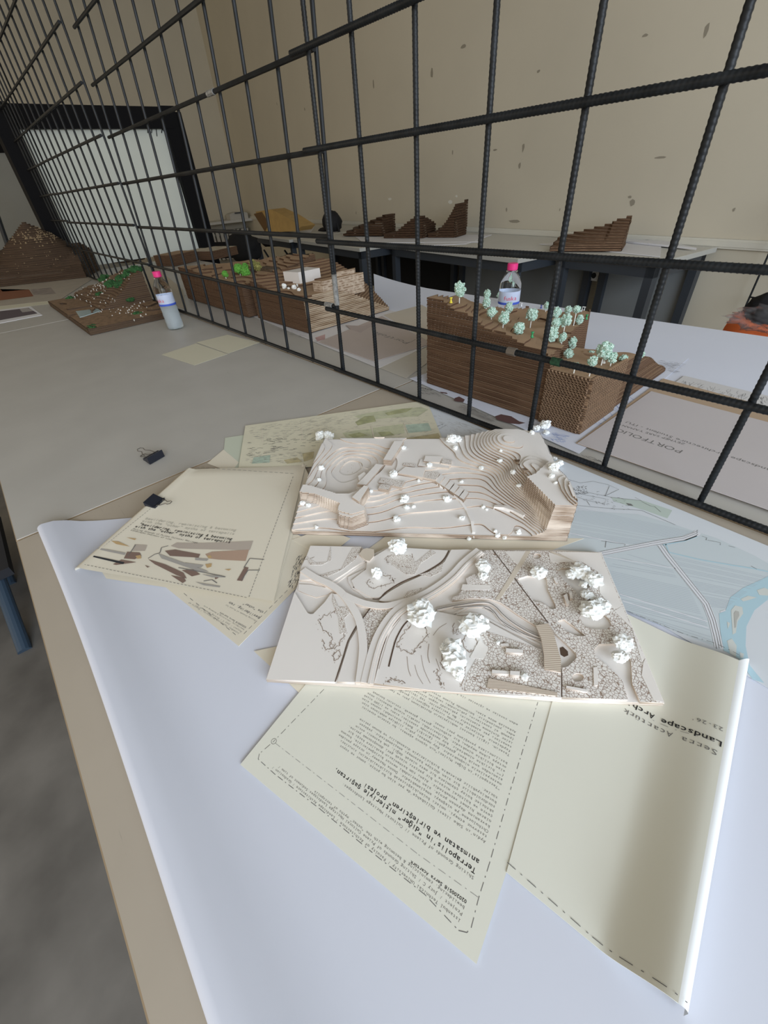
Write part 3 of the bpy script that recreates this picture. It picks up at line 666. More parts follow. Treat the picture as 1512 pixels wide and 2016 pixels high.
# ---- map print at the right
ZM = .7529
mapo = sheet('map_print', 'pale blue river map print under the white models along the wire mesh', [(-.28, .0, ZM), (.78, -.047, ZM), (.78, -.277, ZM), (-.30, -.235, ZM)], mapblue)
zq = ZM + .00012
def m4(a, b): return (1060 + .3174 * a, 700 + .3174 * b)
fieldm = mat('map_field_tint', (.575, .64, .67), .65); waterm = mat('map_river_blue', (.44, .62, .70), .6); maroad = mat('map_road_white', (.72, .74, .78), .6); marg = mat('map_margin', (.70, .70, .76), .6)
greenf = mat('map_green_tint', (.50, .58, .53), .65)
def poly_print(name, pts, z, m, parent):
    P = [pp(x, y, z) for x, y in pts]
    mb = MB(); mb.face(P)
    bm = bmesh.new(); vs = [bm.verts.new(p) for p in P]; f = bm.faces.new(vs); bmesh.ops.triangulate(bm, faces=[f], ngon_method='EAR_CLIP')
    me = bpy.data.meshes.new(name); bm.to_mesh(me); bm.free(); me.materials.append(m)
    for p in me.polygons:
        if p.normal.z < 0: p.flip()
    me.update(); o = bpy.data.objects.new(name, me); COL.objects.link(o); attach(o, parent); return o
poly_print('field_tint', [m4(*p) for p in ((190, 1000), (250, 960), (620, 985), (850, 1050), (985, 1095), (1100, 1130), (1340, 1240), (1512, 1340), (1480, 1400), (1260, 1500), (1180, 1560), (1140, 1640), (1110, 1800), (1080, 1800), (700, 1650), (500, 1560), (400, 1240), (380, 1215), (120, 1215))], zq, fieldm, mapo)
poly_print('river', [m4(*p) for p in ((1440, 1360), (1512, 1330), (1560, 1330), (1560, 1480), (1440, 1500), (1340, 1580), (1290, 1680), (1285, 1800), (1310, 1920), (1400, 2030), (1330, 2010), (1240, 1880), (1150, 1830), (1130, 1720), (1120, 1600), (1160, 1585), (1190, 1500), (1270, 1440), (1380, 1390))], zq + .0001, waterm, mapo)
isl = mat('map_island', (.62, .65, .62), .7); islc = mat('map_island_core', (.46, .46, .43), .7)
for pts in (((1195, 1580), (1220, 1550), (1265, 1560), (1270, 1600), (1235, 1650), (1225, 1720), (1205, 1730), (1200, 1650)), ((1170, 1770), (1200, 1755), (1230, 1800), (1225, 1870), (1190, 1850)), ((1255, 1510), (1300, 1490), (1355, 1500), (1310, 1515), (1270, 1525)), ((1355, 1455), (1400, 1440), (1440, 1455), (1430, 1490), (1370, 1485)), ((1170, 1650), (1190, 1660), (1175, 1695)), ((1250, 1840), (1275, 1850), (1270, 1875), (1252, 1872))):
    poly_print('river_island', [m4(*p) for p in pts], zq + .0002, isl, mapo)
    cx = sum(p[0] for p in pts) / len(pts); cy = sum(p[1] for p in pts) / len(pts)
    if len(pts) > 5: poly_print('river_island', [m4(cx + (p[0] - cx) * .45, cy + (p[1] - cy) * .6) for p in pts], zq + .0003, islc, mapo)
poly_print('green_plot', [m4(*p) for p in ((450, 880), (650, 900), (830, 960), (800, 1010), (660, 960), (470, 905))], zq, greenf, mapo)
def lines(name, L, z, w, m, parent, conv=lambda a, b: (a, b)):
    mb = MB()
    for l in L:
        mb.ribbon([pp(*conv(*p), z) for p in l], w, z)
    return mb.build(name, m, parent)
roadA = [(380, 1230), (560, 1195), (740, 1160), (900, 1135), (980, 1105), (990, 1095)]
roadB = [(755, 1175), (800, 1240), (880, 1340), (960, 1440), (1040, 1540), (1080, 1640), (1105, 1740), (1120, 1815)]
lines('road_fill', [roadA, roadB], zq + .0002, .0085, maroad, mapo, m4)
off = lambda P, dx, dy: [(a + dx, b + dy) for a, b in P]
lines('road_outline', [off(roadA, 0, -13), off(roadA, 0, 12), off(roadA, 0, -2), off(roadB, -14, 4), off(roadB, 16, -4), off(roadB, 2, 0)], zq + .0003, .0005, soft, mapo, m4)
lines('canal', [[(790, 1170), (810, 1220), (1000, 1265), (1200, 1300), (1330, 1320), (1450, 1345)], [(770, 1175), (900, 1150), (985, 1120)]], zq + .0002, .0022, waterm, mapo, m4)
rnd = random.Random(11); L = []
def hatch(a0, a1, b0, b1, n, skip=.15):
    for i in range(n):
        t = (i + .5) / n
        if rnd.random() < skip: continue
        L.append([(a0[0] + (a1[0] - a0[0]) * t, a0[1] + (a1[1] - a0[1]) * t), (b0[0] + (b1[0] - b0[0]) * t, b0[1] + (b1[1] - b0[1]) * t)])
hatch((225, 935), (200, 1130), (975, 1095), (620, 1180), 22)
hatch((560, 1225), (430, 1310), (820, 1310), (860, 1380), 7)
hatch((440, 1330), (520, 1560), (930, 1440), (1050, 1680), 20)
hatch((520, 1560), (560, 1600), (1060, 1690), (1080, 1800), 5)
hatch((820, 1240), (1060, 1560), (1420, 1370), (1160, 1570), 30)
lines('field_hatching', L, zq + .00012, .0004, mat('hatch_ink', (.40, .44, .50), .7), mapo, m4)
lines('field_track', [[(190, 1100), (560, 1175)], [(400, 1245), (850, 1320)], [(505, 1480), (1050, 1650)], [(520, 1520), (1055, 1690)], [(1130, 1590), (1160, 1580)]], zq + .0002, .0016, maroad, mapo, m4)
L = [[(190, 770), (260, 790), (340, 780), (430, 800), (500, 830), (415, 870)], [(440, 810), (415, 870)], [(220, 850), (420, 890), (410, 920), (310, 900), (220, 870)], [(215, 830), (460, 880), (640, 900), (600, 880)], [(320, 930), (300, 900)], [(240, 930), (460, 950), (640, 960), (850, 1050)], [(640, 905), (700, 935), (720, 935), (760, 970)], [(390, 1150), (540, 1170), (535, 1180)], [(420, 1150), (415, 1190)], [(1015, 1120), (1045, 1130), (1040, 1145)], [(1050, 1145), (1130, 1160), (1128, 1175)], [(1180, 1180), (1220, 1190)], [(1320, 1305), (1355, 1325)]]
for l_ in L: lines('site_line', [l_], zq + .0003, .0006, soft, mapo, m4)
L = []
for _ in range(60):
    x = rnd.uniform(200, 560); y = 820 + (x - 200) * .28 + rnd.uniform(-25, 60); L.append([(x, y), (x + rnd.uniform(5, 16), y + rnd.uniform(-2, 8))])
for _ in range(70): x = rnd.uniform(190, 300); y = rnd.uniform(810, 860); L.append([(x, y), (x + 6, y + rnd.uniform(-8, 8))])
lines('tiny_annotation', L, zq + .0003, .0005, soft, mapo, m4)
poly_print('dark_label', [m4(*p) for p in ((545, 915), (575, 920), (590, 932), (560, 930))], zq + .0003, soft, mapo)
# left end of the print, with its own small words
def s6(a, b): return (600 + a * .2646, 600 + b * .2646)
mb = MB(); text(mb, 'design', pp(*s6(985, 905), zq), pp(*s6(1030, 885), zq), .006, True); text(mb, 'niffer', pp(*s6(1000, 925), zq), pp(*s6(1052, 893), zq), .007); mb.build('small_caption', ink, mapo)
scribble('print_linework', [s6(930, 800), s6(1240, 900), s6(1350, 960), s6(1060, 950)], zq, 70, pale, mapo, 5, .0005, (4, 14))
# ---- sheets beneath the booklet and the models
Z2 = .7533
s2_ = sheet('printed_sheet', 'cream printed page sticking out below the clipped booklet', [pp(325, 1155, Z2), pp(470, 1272, Z2), pp(655, 1085, Z2), pp(560, 1040, Z2)], cream2)
beige = sheet('beige_sheet', 'cream page mostly hidden under the lower white model, its left corner showing', [pp(500, 1282, Z2), pp(615, 1388, Z2), (.21, -.45, Z2), (.12, -.49, Z2)], cream2)
up_ = sheet('beige_sheet', 'cream page lying between the two white models', [pp(575, 1062, Z2 + .0006), pp(640, 1100, Z2 + .0006), pp(690, 1060, Z2 + .0006), pp(640, 1040, Z2 + .0006)], cream2)
up2 = sheet('beige_sheet', 'cream page behind the upper edge of the lower white model', [pp(700, 1100, Z2), pp(1010, 1110, Z2), pp(1150, 1060, Z2), pp(760, 1055, Z2)], cream2)
def c5(a, b): return (120 + a * .3307, 880 + b * .3307)
z = Z2 + .0001; mb = MB()
for s, a, b, bd, hh in (('the "other"', (1205, 985), (1085, 930), True, .0075), ('bewildering, rem', (1182, 1018), (1000, 925), True, .0075), ('Shiting Grounds of Priene Cul', (1160, 1035), (980, 940), False, .004),
                 ('020200518 Serra Acartürk', (1102, 1075), (945, 985), True, .0042), ('bewildering, reminiscing & becoming with', (1090, 1088), (850, 945), False, .004), ('Project / Jury C / Shiting Grounds of Pri', (1076, 1100), (800, 940), False, .004), ('Istanbul Technical University / Faculty of', (1060, 1112), (760, 925), False, .004)):
    text(mb, s, pp(*c5(*a), z), pp(*c5(*b), z), hh, bd)
mb.build('printed_text', soft, s2_)
scribble('body_text', [c5(1340, 820), c5(1405, 660), c5(1512, 640), c5(1400, 900)], z, 150, soft, s2_, 8, .0006, (3, 7))
lines('dashed_border', [[(480 + a, 1248 - a), (486 + a, 1242 - a)] for a in range(0, 90, 10)] + [[(362 + a, 1168 + a * .8), (368 + a, 1173 + a * .8)] for a in range(0, 100, 12)], z, .0006, soft, s2_)
# ---- front printed sheet
ZF = .7538
D0 = pp(938, 1898, ZF); L0 = pp(473, 1505, ZF); R0 = pp(1104, 1390, ZF)
front = sheet('printed_sheet', 'cream page of upside-down typewriter text lying lowest in the foreground', [L0, D0, D0 + (R0 - D0) * 1.25, L0 + (R0 - D0) * 1.25], cream)
z = ZF + .0001
def c6(a, b): return (460 + a * .4233, 1340 + b * .4233)
mb = MB(); mbb = MB()
for s, a, b, bd, hh in (('Istanbul Technical University / Faculty of Architecture / Landscape Architecture / Graduation /', (1055, 1120), (180, 402), False, .0052),
        ('Project / Jury C / Shiting Grounds of Priene Cultural Heritage Landscapes:Sediment of time /', (1064, 1088), (208, 400), False, .0052),
        ('bewildering, reminiscing & becoming with the "other" myths of terrapolis', (1074, 1058), (375, 515), False, .0052),
        ('020200518 Serra Acartürk', (1084, 1030), (822, 842), True, .0055),
        ('Shiting Grounds of Priene // Cultural Heritage Landscapes:', (1118, 920), (505, 480), False, .006),
        ('Terrapolis\'in "diğer" mitleriyle şaşırtan,', (1126, 888), (468, 412), True, .0088),
        ('anımsatan ve birleştiren" projesi', (1142, 846), (606, 484), True, .0088)):
    text(mbb if bd else mb, s, pp(*c6(*a), z), pp(*c6(*b), z), hh, bd)
a0 = pp(*c6(1172, 752), z); dir_ = (pp(*c6(505, 310), z) - a0); full = dir_.length * 1.02; dir_.normalize(); nrm = Vector((0, 0, 1)).cross(dir_).normalized()
nx_ = pp(*c6(1240, 505), z); stepv = (nx_ - a0) / 11.0
para = ["Aydın'ın Söke ilçesi Güllübahçe'de yer alan bu proje, somut ve soyut", "tasavvur etmeyi, onları bulanıklaştırarak birlikteliklerini sınırları", "Chthulucene'ye ulaşmayı amaçlamaktadır. Donna Haraway'in ortaya yeniden", "kavramına dayanan proje, alan üzerindeki mevcut birleşmeleriyle, koruma", "olarak hizmet vermektedir. Alanı tüm katmanların baskılara karşı bir", "çevre ve kültürel mirasın bir parçası olarak geri dönüştürmek yerine,",
        "aktörler kolay çözümlere bir meta olarak değil, çok katmanlı evrim", "sürdürülebilir bir alan dürtüye kazanmayı amaçlamaktadır, yaşayan", "kucaklayabilir gelecekte birbirleriyle direnebilir ve bunun yerine", "türler.", "", "\"Terrapolis'in Diğer Mitleri\"nin üçüncü aşaması, bu tasarım sürecini", "materyallerle oluşmaktadır. Köy merkezi yakın ilişkiye odaklanan alan",
        "alanından antik kent güzergahı; (girişi). Bekçi arasındaki uzanan alan", "(** birlikte olmaktadır, köy merkezinde sanatları alanı ve 1/200 ölçek", "alan birlikte olmaktadır. Halihazırdaki sürekli olarak arkeoloji müze", "ortaya çıkma meydanı bir arabulucu görevi görerek, rutinini korumak", "katılımcılara yavaşlama yeri sunar.", "", "Tasarım, ilgili kentsel mobilyaların desteklenen yanı ve fonksiyonu",
        "faydalanır. Atölyeler arasında sırayla bağlantılı gereği taşıyan alan", "sanatları yer almaktadır. Bu faaliyetler, taş işçiliği 1. için, bu", "izler dinlenme alanlarını yakınında uygun alanlar odak alanlarıyla", "(pamuk el sanatlarını yakınındaki sergiler geçici sergi, anısını",
        "eder, yönlendirir, bölümünde Priene arası kentli alanda birleşme", "Arkeolab müze alanı", "", "eden rotalar ve işlevler ile birlikte fonksiyon olarak aktarıldı"]
for i, s in enumerate(para):
    if not s: continue
    a = a0 + stepv * i; text(mb, s, a, a + dir_ * (full * len(s) / 68), .0058)
mb.build('typed_text', soft, front); mbb.build('bold_title', ink, front)
def dashed(name, pts, z, w, m, parent, dash=.006, gap=.003, zf=None):
    mb = MB(); P = [pp(x, y, z) for x, y in pts]; k = 0
    for a, b in zip(P, P[1:]):
        d = b - a; L = d.length; d.normalize(); t = 0
        while t < L:
            e = min(L, t + (dash if k % 2 == 0 else dash * .2)); q = [a + d * t, a + d * e]
            if zf: mb.quadgrid([[Vector((p.x, p.y, zf(p.x, p.y))) + Vector((-d.y, d.x, 0)) * w / 2 * s for p in q] for s in (-1, 1)])
            else: mb.ribbon(q, w, z)
            t = e + gap; k += 1
    return mb.build(name, m, parent)
dashed('dashed_border', [c6(420, 40), c6(187, 282), c6(120, 340), c6(114, 365), c6(190, 434), c6(400, 596), c6(640, 796), c6(890, 996), c6(1046, 1162), c6(1085, 1172), c6(1105, 1150), c6(1140, 1010), c6(1190, 850), c6(1290, 500), c6(1415, 100)], z, .0005, soft, front)
dashed('dashed_rule', [c6(195, 292), c6(560, 575), c6(860, 810), c6(1140, 1010)], z, .0004, pale, front)
c = pp(*c6(187, 282), z); mb = MB(); mb.ribbon([(c.x + .0026 * math.cos(i * .52), c.y + .0026 * math.sin(i * .52)) for i in range(12)], .0004, z, closed=True); mb.build('punch_mark', soft, front)
# ---- folder with the raised right edge
zl = .7545
FBL = pp(997, 1717, zl); FBR = pp(1335, 1975, .775); FTR = pp(1455, 1300, .765); FTL = Vector((.262, -.279, zl))
def zfold(u, v): b = max(0, (u - .62) / .38); return -(FBR.z - zl) * u * (1 - v) - (FTR.z - zl) * u * v + (.0205 * (1 - v) + .0105 * v) * b * b * (3 - 2 * b) 
folder = sheet('open_booklet', 'cream booklet page lettered with a name and Landscape, its right edge raised in a fold', [FBL, FBR, FTR, FTL], cream, .0006, 30, zfold, cat='booklet')
def zfo(x, y):                                   # height of the folder page above a plan point
    a = FBL; e = Vector((FBR.x - FBL.x, FBR.y - FBL.y, 0)); best = zl
    # invert the bilinear patch
    u, v = .5, .5
    for _ in range(12):
        p = FBL.lerp(FBR, u).lerp(FTL.lerp(FTR, u), v); du = (FBR - FBL).lerp(FTR - FTL, v); dv = FTL.lerp(FTR, u) - FBL.lerp(FBR, u)
        r = Vector((x - p.x, y - p.y)); det = du.x * dv.y - du.y * dv.x
        if abs(det) < 1e-12: break
        u += (r.x * dv.y - r.y * dv.x) / det; v += (du.x * r.y - du.y * r.x) / det
    u = min(1, max(0, u)); v = min(1, max(0, v)); p = FBL.lerp(FBR, u).lerp(FTL.lerp(FTR, u), v)
    return p.z + zfold(u, v)
mb = MB(); rows = []                              # the folded-back white pages at the raised edge
for i in range(21):
    v = i / 20; p = FBR.lerp(FTR, v); q = pp(1346, 2000, .7545).lerp(pp(1474, 1302, .7545), v); r = []
    for k in range(9):
        t = k / 8; a = p.lerp(q, t); a.z = .7548 + (p.z - .7548) * math.sqrt(max(0, 1 - (t * 1.0) ** 2.2)); r.append(a)
    rows.append(r)
mb.quadgrid(rows); mb.quadgrid([[p - Vector((0, 0, .0006)) for p in r] for r in rows]); mb.build('folded_pages', mat('page_white', (.70, .71, .70), .8), folder, True)
def c2(a, b): return (960 + a * .4147, 1180 + b * .4147)
def drape(mb, zf, off=.0003):
    mb.v = [(x, y, zf(x, y) + off) for x, y, z in mb.v]
mb = MB(); z = .7552
text(mb, 'Serra Acartürk', pp(1405, 1492, .760), pp(1228, 1396, .756), .0150); 
text(mb, "23-26'", pp(1418, 1444, .761), pp(1356, 1416, .758), .010); drape(mb, zfo); mb.build('typed_name', soft, folder)
mb = MB(); text(mb, 'Landscape Architecture', pp(1413, 1474, .760), pp(1165, 1342, .756), .0098, True); drape(mb, zfo, .00035); mb.build('bold_title', ink, folder)
dashed('dashed_border', [c2(95, 1245), c2(500, 1600), c2(895, 1920)], .757, .0005, soft, folder, .007, .004, lambda x, y: zfo(x, y) + .0004)
dashed('dashed_border', [(1190, 1183), (1300, 1226), (1400, 1270), (1448, 1298)], .757, .0006, soft, folder, .006, .003, lambda x, y: zfo(x, y) + .0004)
dashed('dashed_rule', [(1395, 1470), (1330, 1440), (1280, 1412)], .757, .0005, pale, folder, .006, .005, lambda x, y: zfo(x, y) + .0004)
# ---- green map sheets at the back left
gm = mat('green_map_paper', (.70, .67, .52), .7, noise_amt=.06, nscale=14); gm2 = mat('pale_green_paper', (.56, .60, .49), .7)
Zg = .7514
g1 = sheet('map_sheet', 'pale green sheet peeking out left of the larger watercolour map sheet', [pp(443, 862, Zg), pp(438, 915, Zg), pp(500, 940, Zg), pp(520, 850, Zg)], gm2)
Zg = .7540
g2 = sheet('map_sheet', 'cream and green watercolour map sheet behind the upper white model', [pp(483, 838, Zg), pp(840, 788, Zg), pp(885, 897, Zg), pp(468, 930, Zg)], gm)
def s8(a, b): return (400 + a * .3307, 770 + b * .3307)
z = Zg + .0001
olive = mat('olive_wash', (.42, .43, .24), .8, noise_amt=.25, nscale=60); aqua = mat('aqua_wash', (.45, .55, .45), .8, noise_amt=.2, nscale=60); tan = mat('tan_wash', (.52, .46, .28), .8, noise_amt=.2, nscale=60); gl = mat('pale_green_wash', (.57, .58, .40), .8, noise_amt=.1, nscale=60)
for m_, pts in ((gl, ((900, 150), (980, 130), (1120, 110), (1300, 95), (1340, 110), (1280, 150), (1100, 160), (960, 175))), (olive, ((905, 185), (960, 150), (1015, 145), (1030, 180), (980, 190), (920, 205))), (olive, ((1080, 130), (1180, 105), (1250, 100), (1210, 125), (1100, 145))),
                (tan, ((1210, 280), (1400, 250), (1425, 300), (1200, 312))), (gl, ((1010, 220), (1190, 195), (1200, 250), (1020, 280))), (aqua, ((1205, 200), (1340, 190), (1360, 235), (1215, 250))), (gl, ((830, 250), (900, 235), (1000, 225), (1010, 285), (860, 288))), (olive, ((860, 260), (930, 245), (980, 262), (900, 280))),
                (olive, ((1040, 245), (1110, 240), (1140, 262), (1060, 270))), (aqua, ((300, 395), (400, 380), (395, 425), (290, 432))), (tan, ((480, 410), (560, 395), (590, 420), (500, 432))), (tan, ((590, 370), (660, 360), (655, 400), (600, 420))), (tan, ((1285, 298), (1420, 285), (1430, 305), (1290, 312)))):
    zw = globals().get('zw', z) + .00004; poly_print('watercolour_patch', [s8(*p) for p in pts], zw, m_, g2)
z += .0008
scribble('map_linework', [s8(275, 215), s8(820, 140), s8(820, 230), s8(265, 290)], z + .0001, 200, pale, g2, 21, .0006, (3, 14))
scribble('map_linework', [s8(260, 300), s8(700, 240), s8(660, 330), s8(250, 390)], z + .0001, 90, soft, g2, 22, .0009, (5, 14))
scribble('map_linework', [s8(250, 390), s8(650, 350), s8(600, 425), s8(245, 432)], z + .0001, 130, pale, g2, 23, .0005, (3, 9))
scribble('map_linework', [s8(820, 130), s8(1290, 70), s8(1400, 270), s8(820, 290)], z + .0001, 220, pale, g2, 24, .0005, (4, 12))
lines('panel_grid', [[(350, 215), (355, 310)], [(585, 180), (590, 300)], [(1000, 210), (1020, 285)], [(1195, 190), (1225, 260)], [(815, 230), (1350, 175)]], z, .0014, cream2, g2, s8)
g3 = sheet('beige_sheet', 'narrow cream sheet corner between the booklet and the green sheets', [pp(408, 912, .7516), pp(440, 885, .7516), pp(470, 910, .7516), pp(455, 930, .7516)], cream2)
# ---- clipped booklet
zs_ = .7725
SF = pp(366, 921, .770); SN = pp(143, 1116, .772); RN = pp(538, 1183, .758); RF = pp(602, 912, .758)
cov = thing('clipped_booklet', 'cream booklet with a title and brown collage print, held by a black binder clip', 'booklet', (SN.x, SN.y, .752))
mb = MB(); rows = []; n = 26
e_s = (RN - SN); e_s.z = 0; e_s.normalize()
for i in range(n + 1):
    v = i / n; S = SN.lerp(SF, v); Rr = RN.lerp(RF, v); r = []; zb_ = .7565
    hh = (S.z - zb_) / 2
    for k in range(0, 9):                          # spine bend from the bottom layer up to the top layer
        a = -math.pi / 2 - math.pi * k / 8
        r.append(Vector((S.x, S.y, zb_ + hh)) + e_s * (math.cos(a) * hh * 1.2 + hh * 1.2) + Vector((0, 0, math.sin(a) * hh)))
    r = [Vector((S.x, S.y, zb_)).lerp(Vector((Rr.x, Rr.y, .7550)), t) + Vector((0, 0, -.0012 * math.sin(t * 3.14))) for t in (1, .75, .5, .25, .08)] + r
    m_ = 22
    for k in range(1, m_ + 1):
        t = .03 + .97 * k / m_; p = S.lerp(Rr, t); p.z = S.z + (Rr.z - S.z) * (t ** .75) + .0015 * math.sin(v * 7 + t * 5) * math.sin(t * 3.14)
        if v > .93: p.z -= (v - .93) * .05
        r.append(p)
    rows.append(r)
mb.quadgrid(rows); mb.build('cover', mat('booklet_cream', (.74, .69, .57), .8, noise_amt=.02, nscale=6, spec=.2), cov, True)
topgrid = [r[14:] for r in rows]
def zcov(x, y):
    # nearest station on the top layer
    u, v = .5, .5
    for _ in range(10):
        p = SN.lerp(RN, u).lerp(SF.lerp(RF, u), v); du = (RN - SN).lerp(RF - SF, v); dv = SF.lerp(RF, u) - SN.lerp(RN, u)
        r = Vector((x - p.x, y - p.y)); det = du.x * dv.y - du.y * dv.x; u += (r.x * dv.y - r.y * dv.x) / det; v += (du.x * r.y - du.y * r.x) / det
    u = min(1, max(0, u)); v = min(1, max(0, v)); a = SN.lerp(SF, v); b = RN.lerp(RF, v)
    z = a.z + (b.z - a.z) * (u ** .75) + .0015 * math.sin(v * 7 + u * 5) * math.sin(u * 3.14)
    return z - (max(0, v - .93) * .05)
def onc(a, b):
    x, y = c5(a, b); z = .765
    for _ in range(6): p = W(x, y, z); z = zcov(p.x, p.y)
    return Vector((p.x, p.y, z + .0004))
P = [onc(1238, 925), c5(1255, 932), 0]
a = pp(*c5(1140, 915), .7545); b = pp(*c5(1258, 932), .7545); c_ = pp(*c5(1385, 480), .7545); d_ = pp(*c5(1480, 180), .7545)
mb = MB(); q = [RN + Vector((-.012, 0, -.0022)), b + Vector((0, 0, .0012)), d_ + Vector((0, 0, .0012)), RF + Vector((-.012, 0, -.0022))]; mb.face(q); mb.face([p - Vector((0, 0, .0008)) for p in q][::-1]); mb.quadgrid([q + [q[0]], [p - Vector((0, 0, .0008)) for p in q + [q[0]]]]); mb.build('inner_pages', cream2, cov)
def cprint(name, polys, m, dz=0):
    for pl in polys[1:]: cprint(name, [pl], m, dz)
    mb = MB()
    for pl in polys[:1]:
        P = [onc(*p) + Vector((0, 0, dz)) for p in pl]; bm = bmesh.new(); f = bm.faces.new([bm.verts.new(p) for p in P]); bmesh.ops.triangulate(bm, faces=[f], ngon_method='EAR_CLIP')
        bmesh.ops.subdivide_edges(bm, edges=bm.edges, cuts=3, use_grid_fill=True); bmesh.ops.triangulate(bm, faces=bm.faces)
        bm.verts.index_update(); base = len(mb.v)
        for v in bm.verts: mb.v.append((v.co.x, v.co.y, zcov(v.co.x, v.co.y) + .0004 + dz))
        for f in bm.faces: mb.f.append(tuple(base + v.index for v in f.verts)); mb.m.append(0)
        bm.free()
    return mb.build(name, m, cov)
brown = mat('collage_brown', (.22, .15, .12), .8); taupe = mat('collage_taupe', (.46, .40, .34), .8); taupe2 = mat('collage_grey', (.38, .36, .33), .8); ochre = mat('collage_ochre', (.52, .36, .18), .8); navy = mat('collage_black', (.035, .037, .042), .7); brown2 = mat('collage_tan', (.44, .31, .23), .8)
cprint('collage_light_shape', [[(655, 590), (690, 570), (850, 572), (1145, 560), (1125, 615), (860, 610), (700, 605)], [(440, 580), (515, 585), (500, 620), (420, 620)]], taupe)
cprint('collage_tan_shape', [[(860, 640), (900, 625), (1120, 612), (1100, 680), (940, 672), (880, 665)]], brown2, .0001)
cprint('collage_brown_shape', [[(620, 620), (680, 612), (830, 640), (820, 660), (650, 650)], [(395, 625), (470, 630), (480, 650), (440, 670), (375, 665)], [(310, 700), (360, 672), (450, 688), (330, 704)], [(520, 670), (620, 700), (730, 750), (750, 785), (690, 765), (560, 700)], [(655, 765), (735, 780), (745, 800), (725, 812)], [(720, 735), (790, 730), (830, 760), (780, 772)], [(915, 775), (940, 780), (920, 790)], [(500, 705), (530, 715), (515, 720)], [(1095, 715), (1118, 720), (1080, 800), (1048, 796)]], brown, .0002)
cprint('collage_grey_shape', [[(580, 635), (620, 650), (860, 735), (880, 745), (830, 745), (600, 665)], [(740, 690), (850, 705), (835, 720), (760, 712)], [(840, 760), (960, 770), (980, 778), (900, 778)], [(800, 805), (950, 830), (945, 838), (850, 825)], [(800, 660), (880, 668), (870, 680), (800, 675)]], taupe2, .00025)
cprint('collage_ochre_mark', [[(445, 650), (475, 645), (480, 665), (455, 668)], [(860, 700), (900, 695), (895, 715), (870, 722)], [(975, 730), (1015, 728), (1000, 738)], [(870, 650), (890, 645), (900, 660), (880, 665)], [(300, 560), (345, 565), (410, 595), (330, 580)], [(390, 540), (450, 548), (440, 556)]], ochre, .0003)
cprint('caption_bar', [[(196, 648), (380, 688), (372, 700), (190, 656)]], navy, .0003); cprint('caption_bar', [[(222, 600), (385, 632), (380, 645), (216, 610)]], taupe2, .0003)
def ctube(name, L, m, w):
    mb = MB()
    for l in L:
        P = [onc(*p) for p in l]
        for a, b in zip(P, P[1:]):
            d = (b - a); n_ = Vector((-d.y, d.x, 0)).normalized() * w / 2; u = Vector((0, 0, .0003)); mb.face([a + n_ + u, b + n_ + u, b - n_ + u, a - n_ + u])
    return mb.build(name, m, cov)
ctube('collage_line', [[(1125, 665), (1210, 672)], [(1115, 735), (1185, 735)], [(1125, 665), (1090, 720)], [(1115, 735), (1075, 795)], [(560, 640), (590, 632), (600, 600), (640, 590)], [(560, 640), (520, 665)], [(850, 800), (900, 792), (930, 812)], [(700, 720), (860, 750), (980, 775)], [(445, 585), (400, 650)]], soft, .0012)
dl = []
def dash_px(a, b, n): 
    return [[(a[0] + (b[0] - a[0]) * (i / n), a[1] + (b[1] - a[1]) * (i / n)), (a[0] + (b[0] - a[0]) * ((i + .6) / n), a[1] + (b[1] - a[1]) * ((i + .6) / n))] for i in range(n)]
ctube('dashed_border', dash_px((620, 300), (135, 690), 34) + dash_px((135, 700), (1115, 900), 44) + dash_px((1120, 895), (1385, 170), 40) + dash_px((1385, 160), (760, 120), 20), soft, .0007)
mb = MB(); mg = MB()
for t_, a, b, bd, hh, tgt in (('"bewildering, reminiscing & becoming', (468, 460), (1022, 550), True, .0068, mb), ('with the "other" myths of terrapolis', (444, 474), (1012, 568), True, .0068, mb),
                 ('Shiting Grounds of Priene Cultural Heritage', (428, 488), (815, 572), False, .0036, mb), ('Landscapes:Sediment of time', (418, 496), (660, 553), False, .0036, mb),
                 ('bewildering, reminiscing & becoming', (505, 427), (1045, 498), True, .0060, mg), ('with the "other" myths of terrapolis', (484, 442), (1035, 520), True, .0060, mg)):
    text(tgt, t_, onc(*a), onc(*b), hh, bd)
drape(mb, zcov, .0006); drape(mg, zcov, .0005); mb.build('title_text', ink, cov); mg.build('faded_title', mat('faded_ink', (.50, .48, .41), .8), cov)
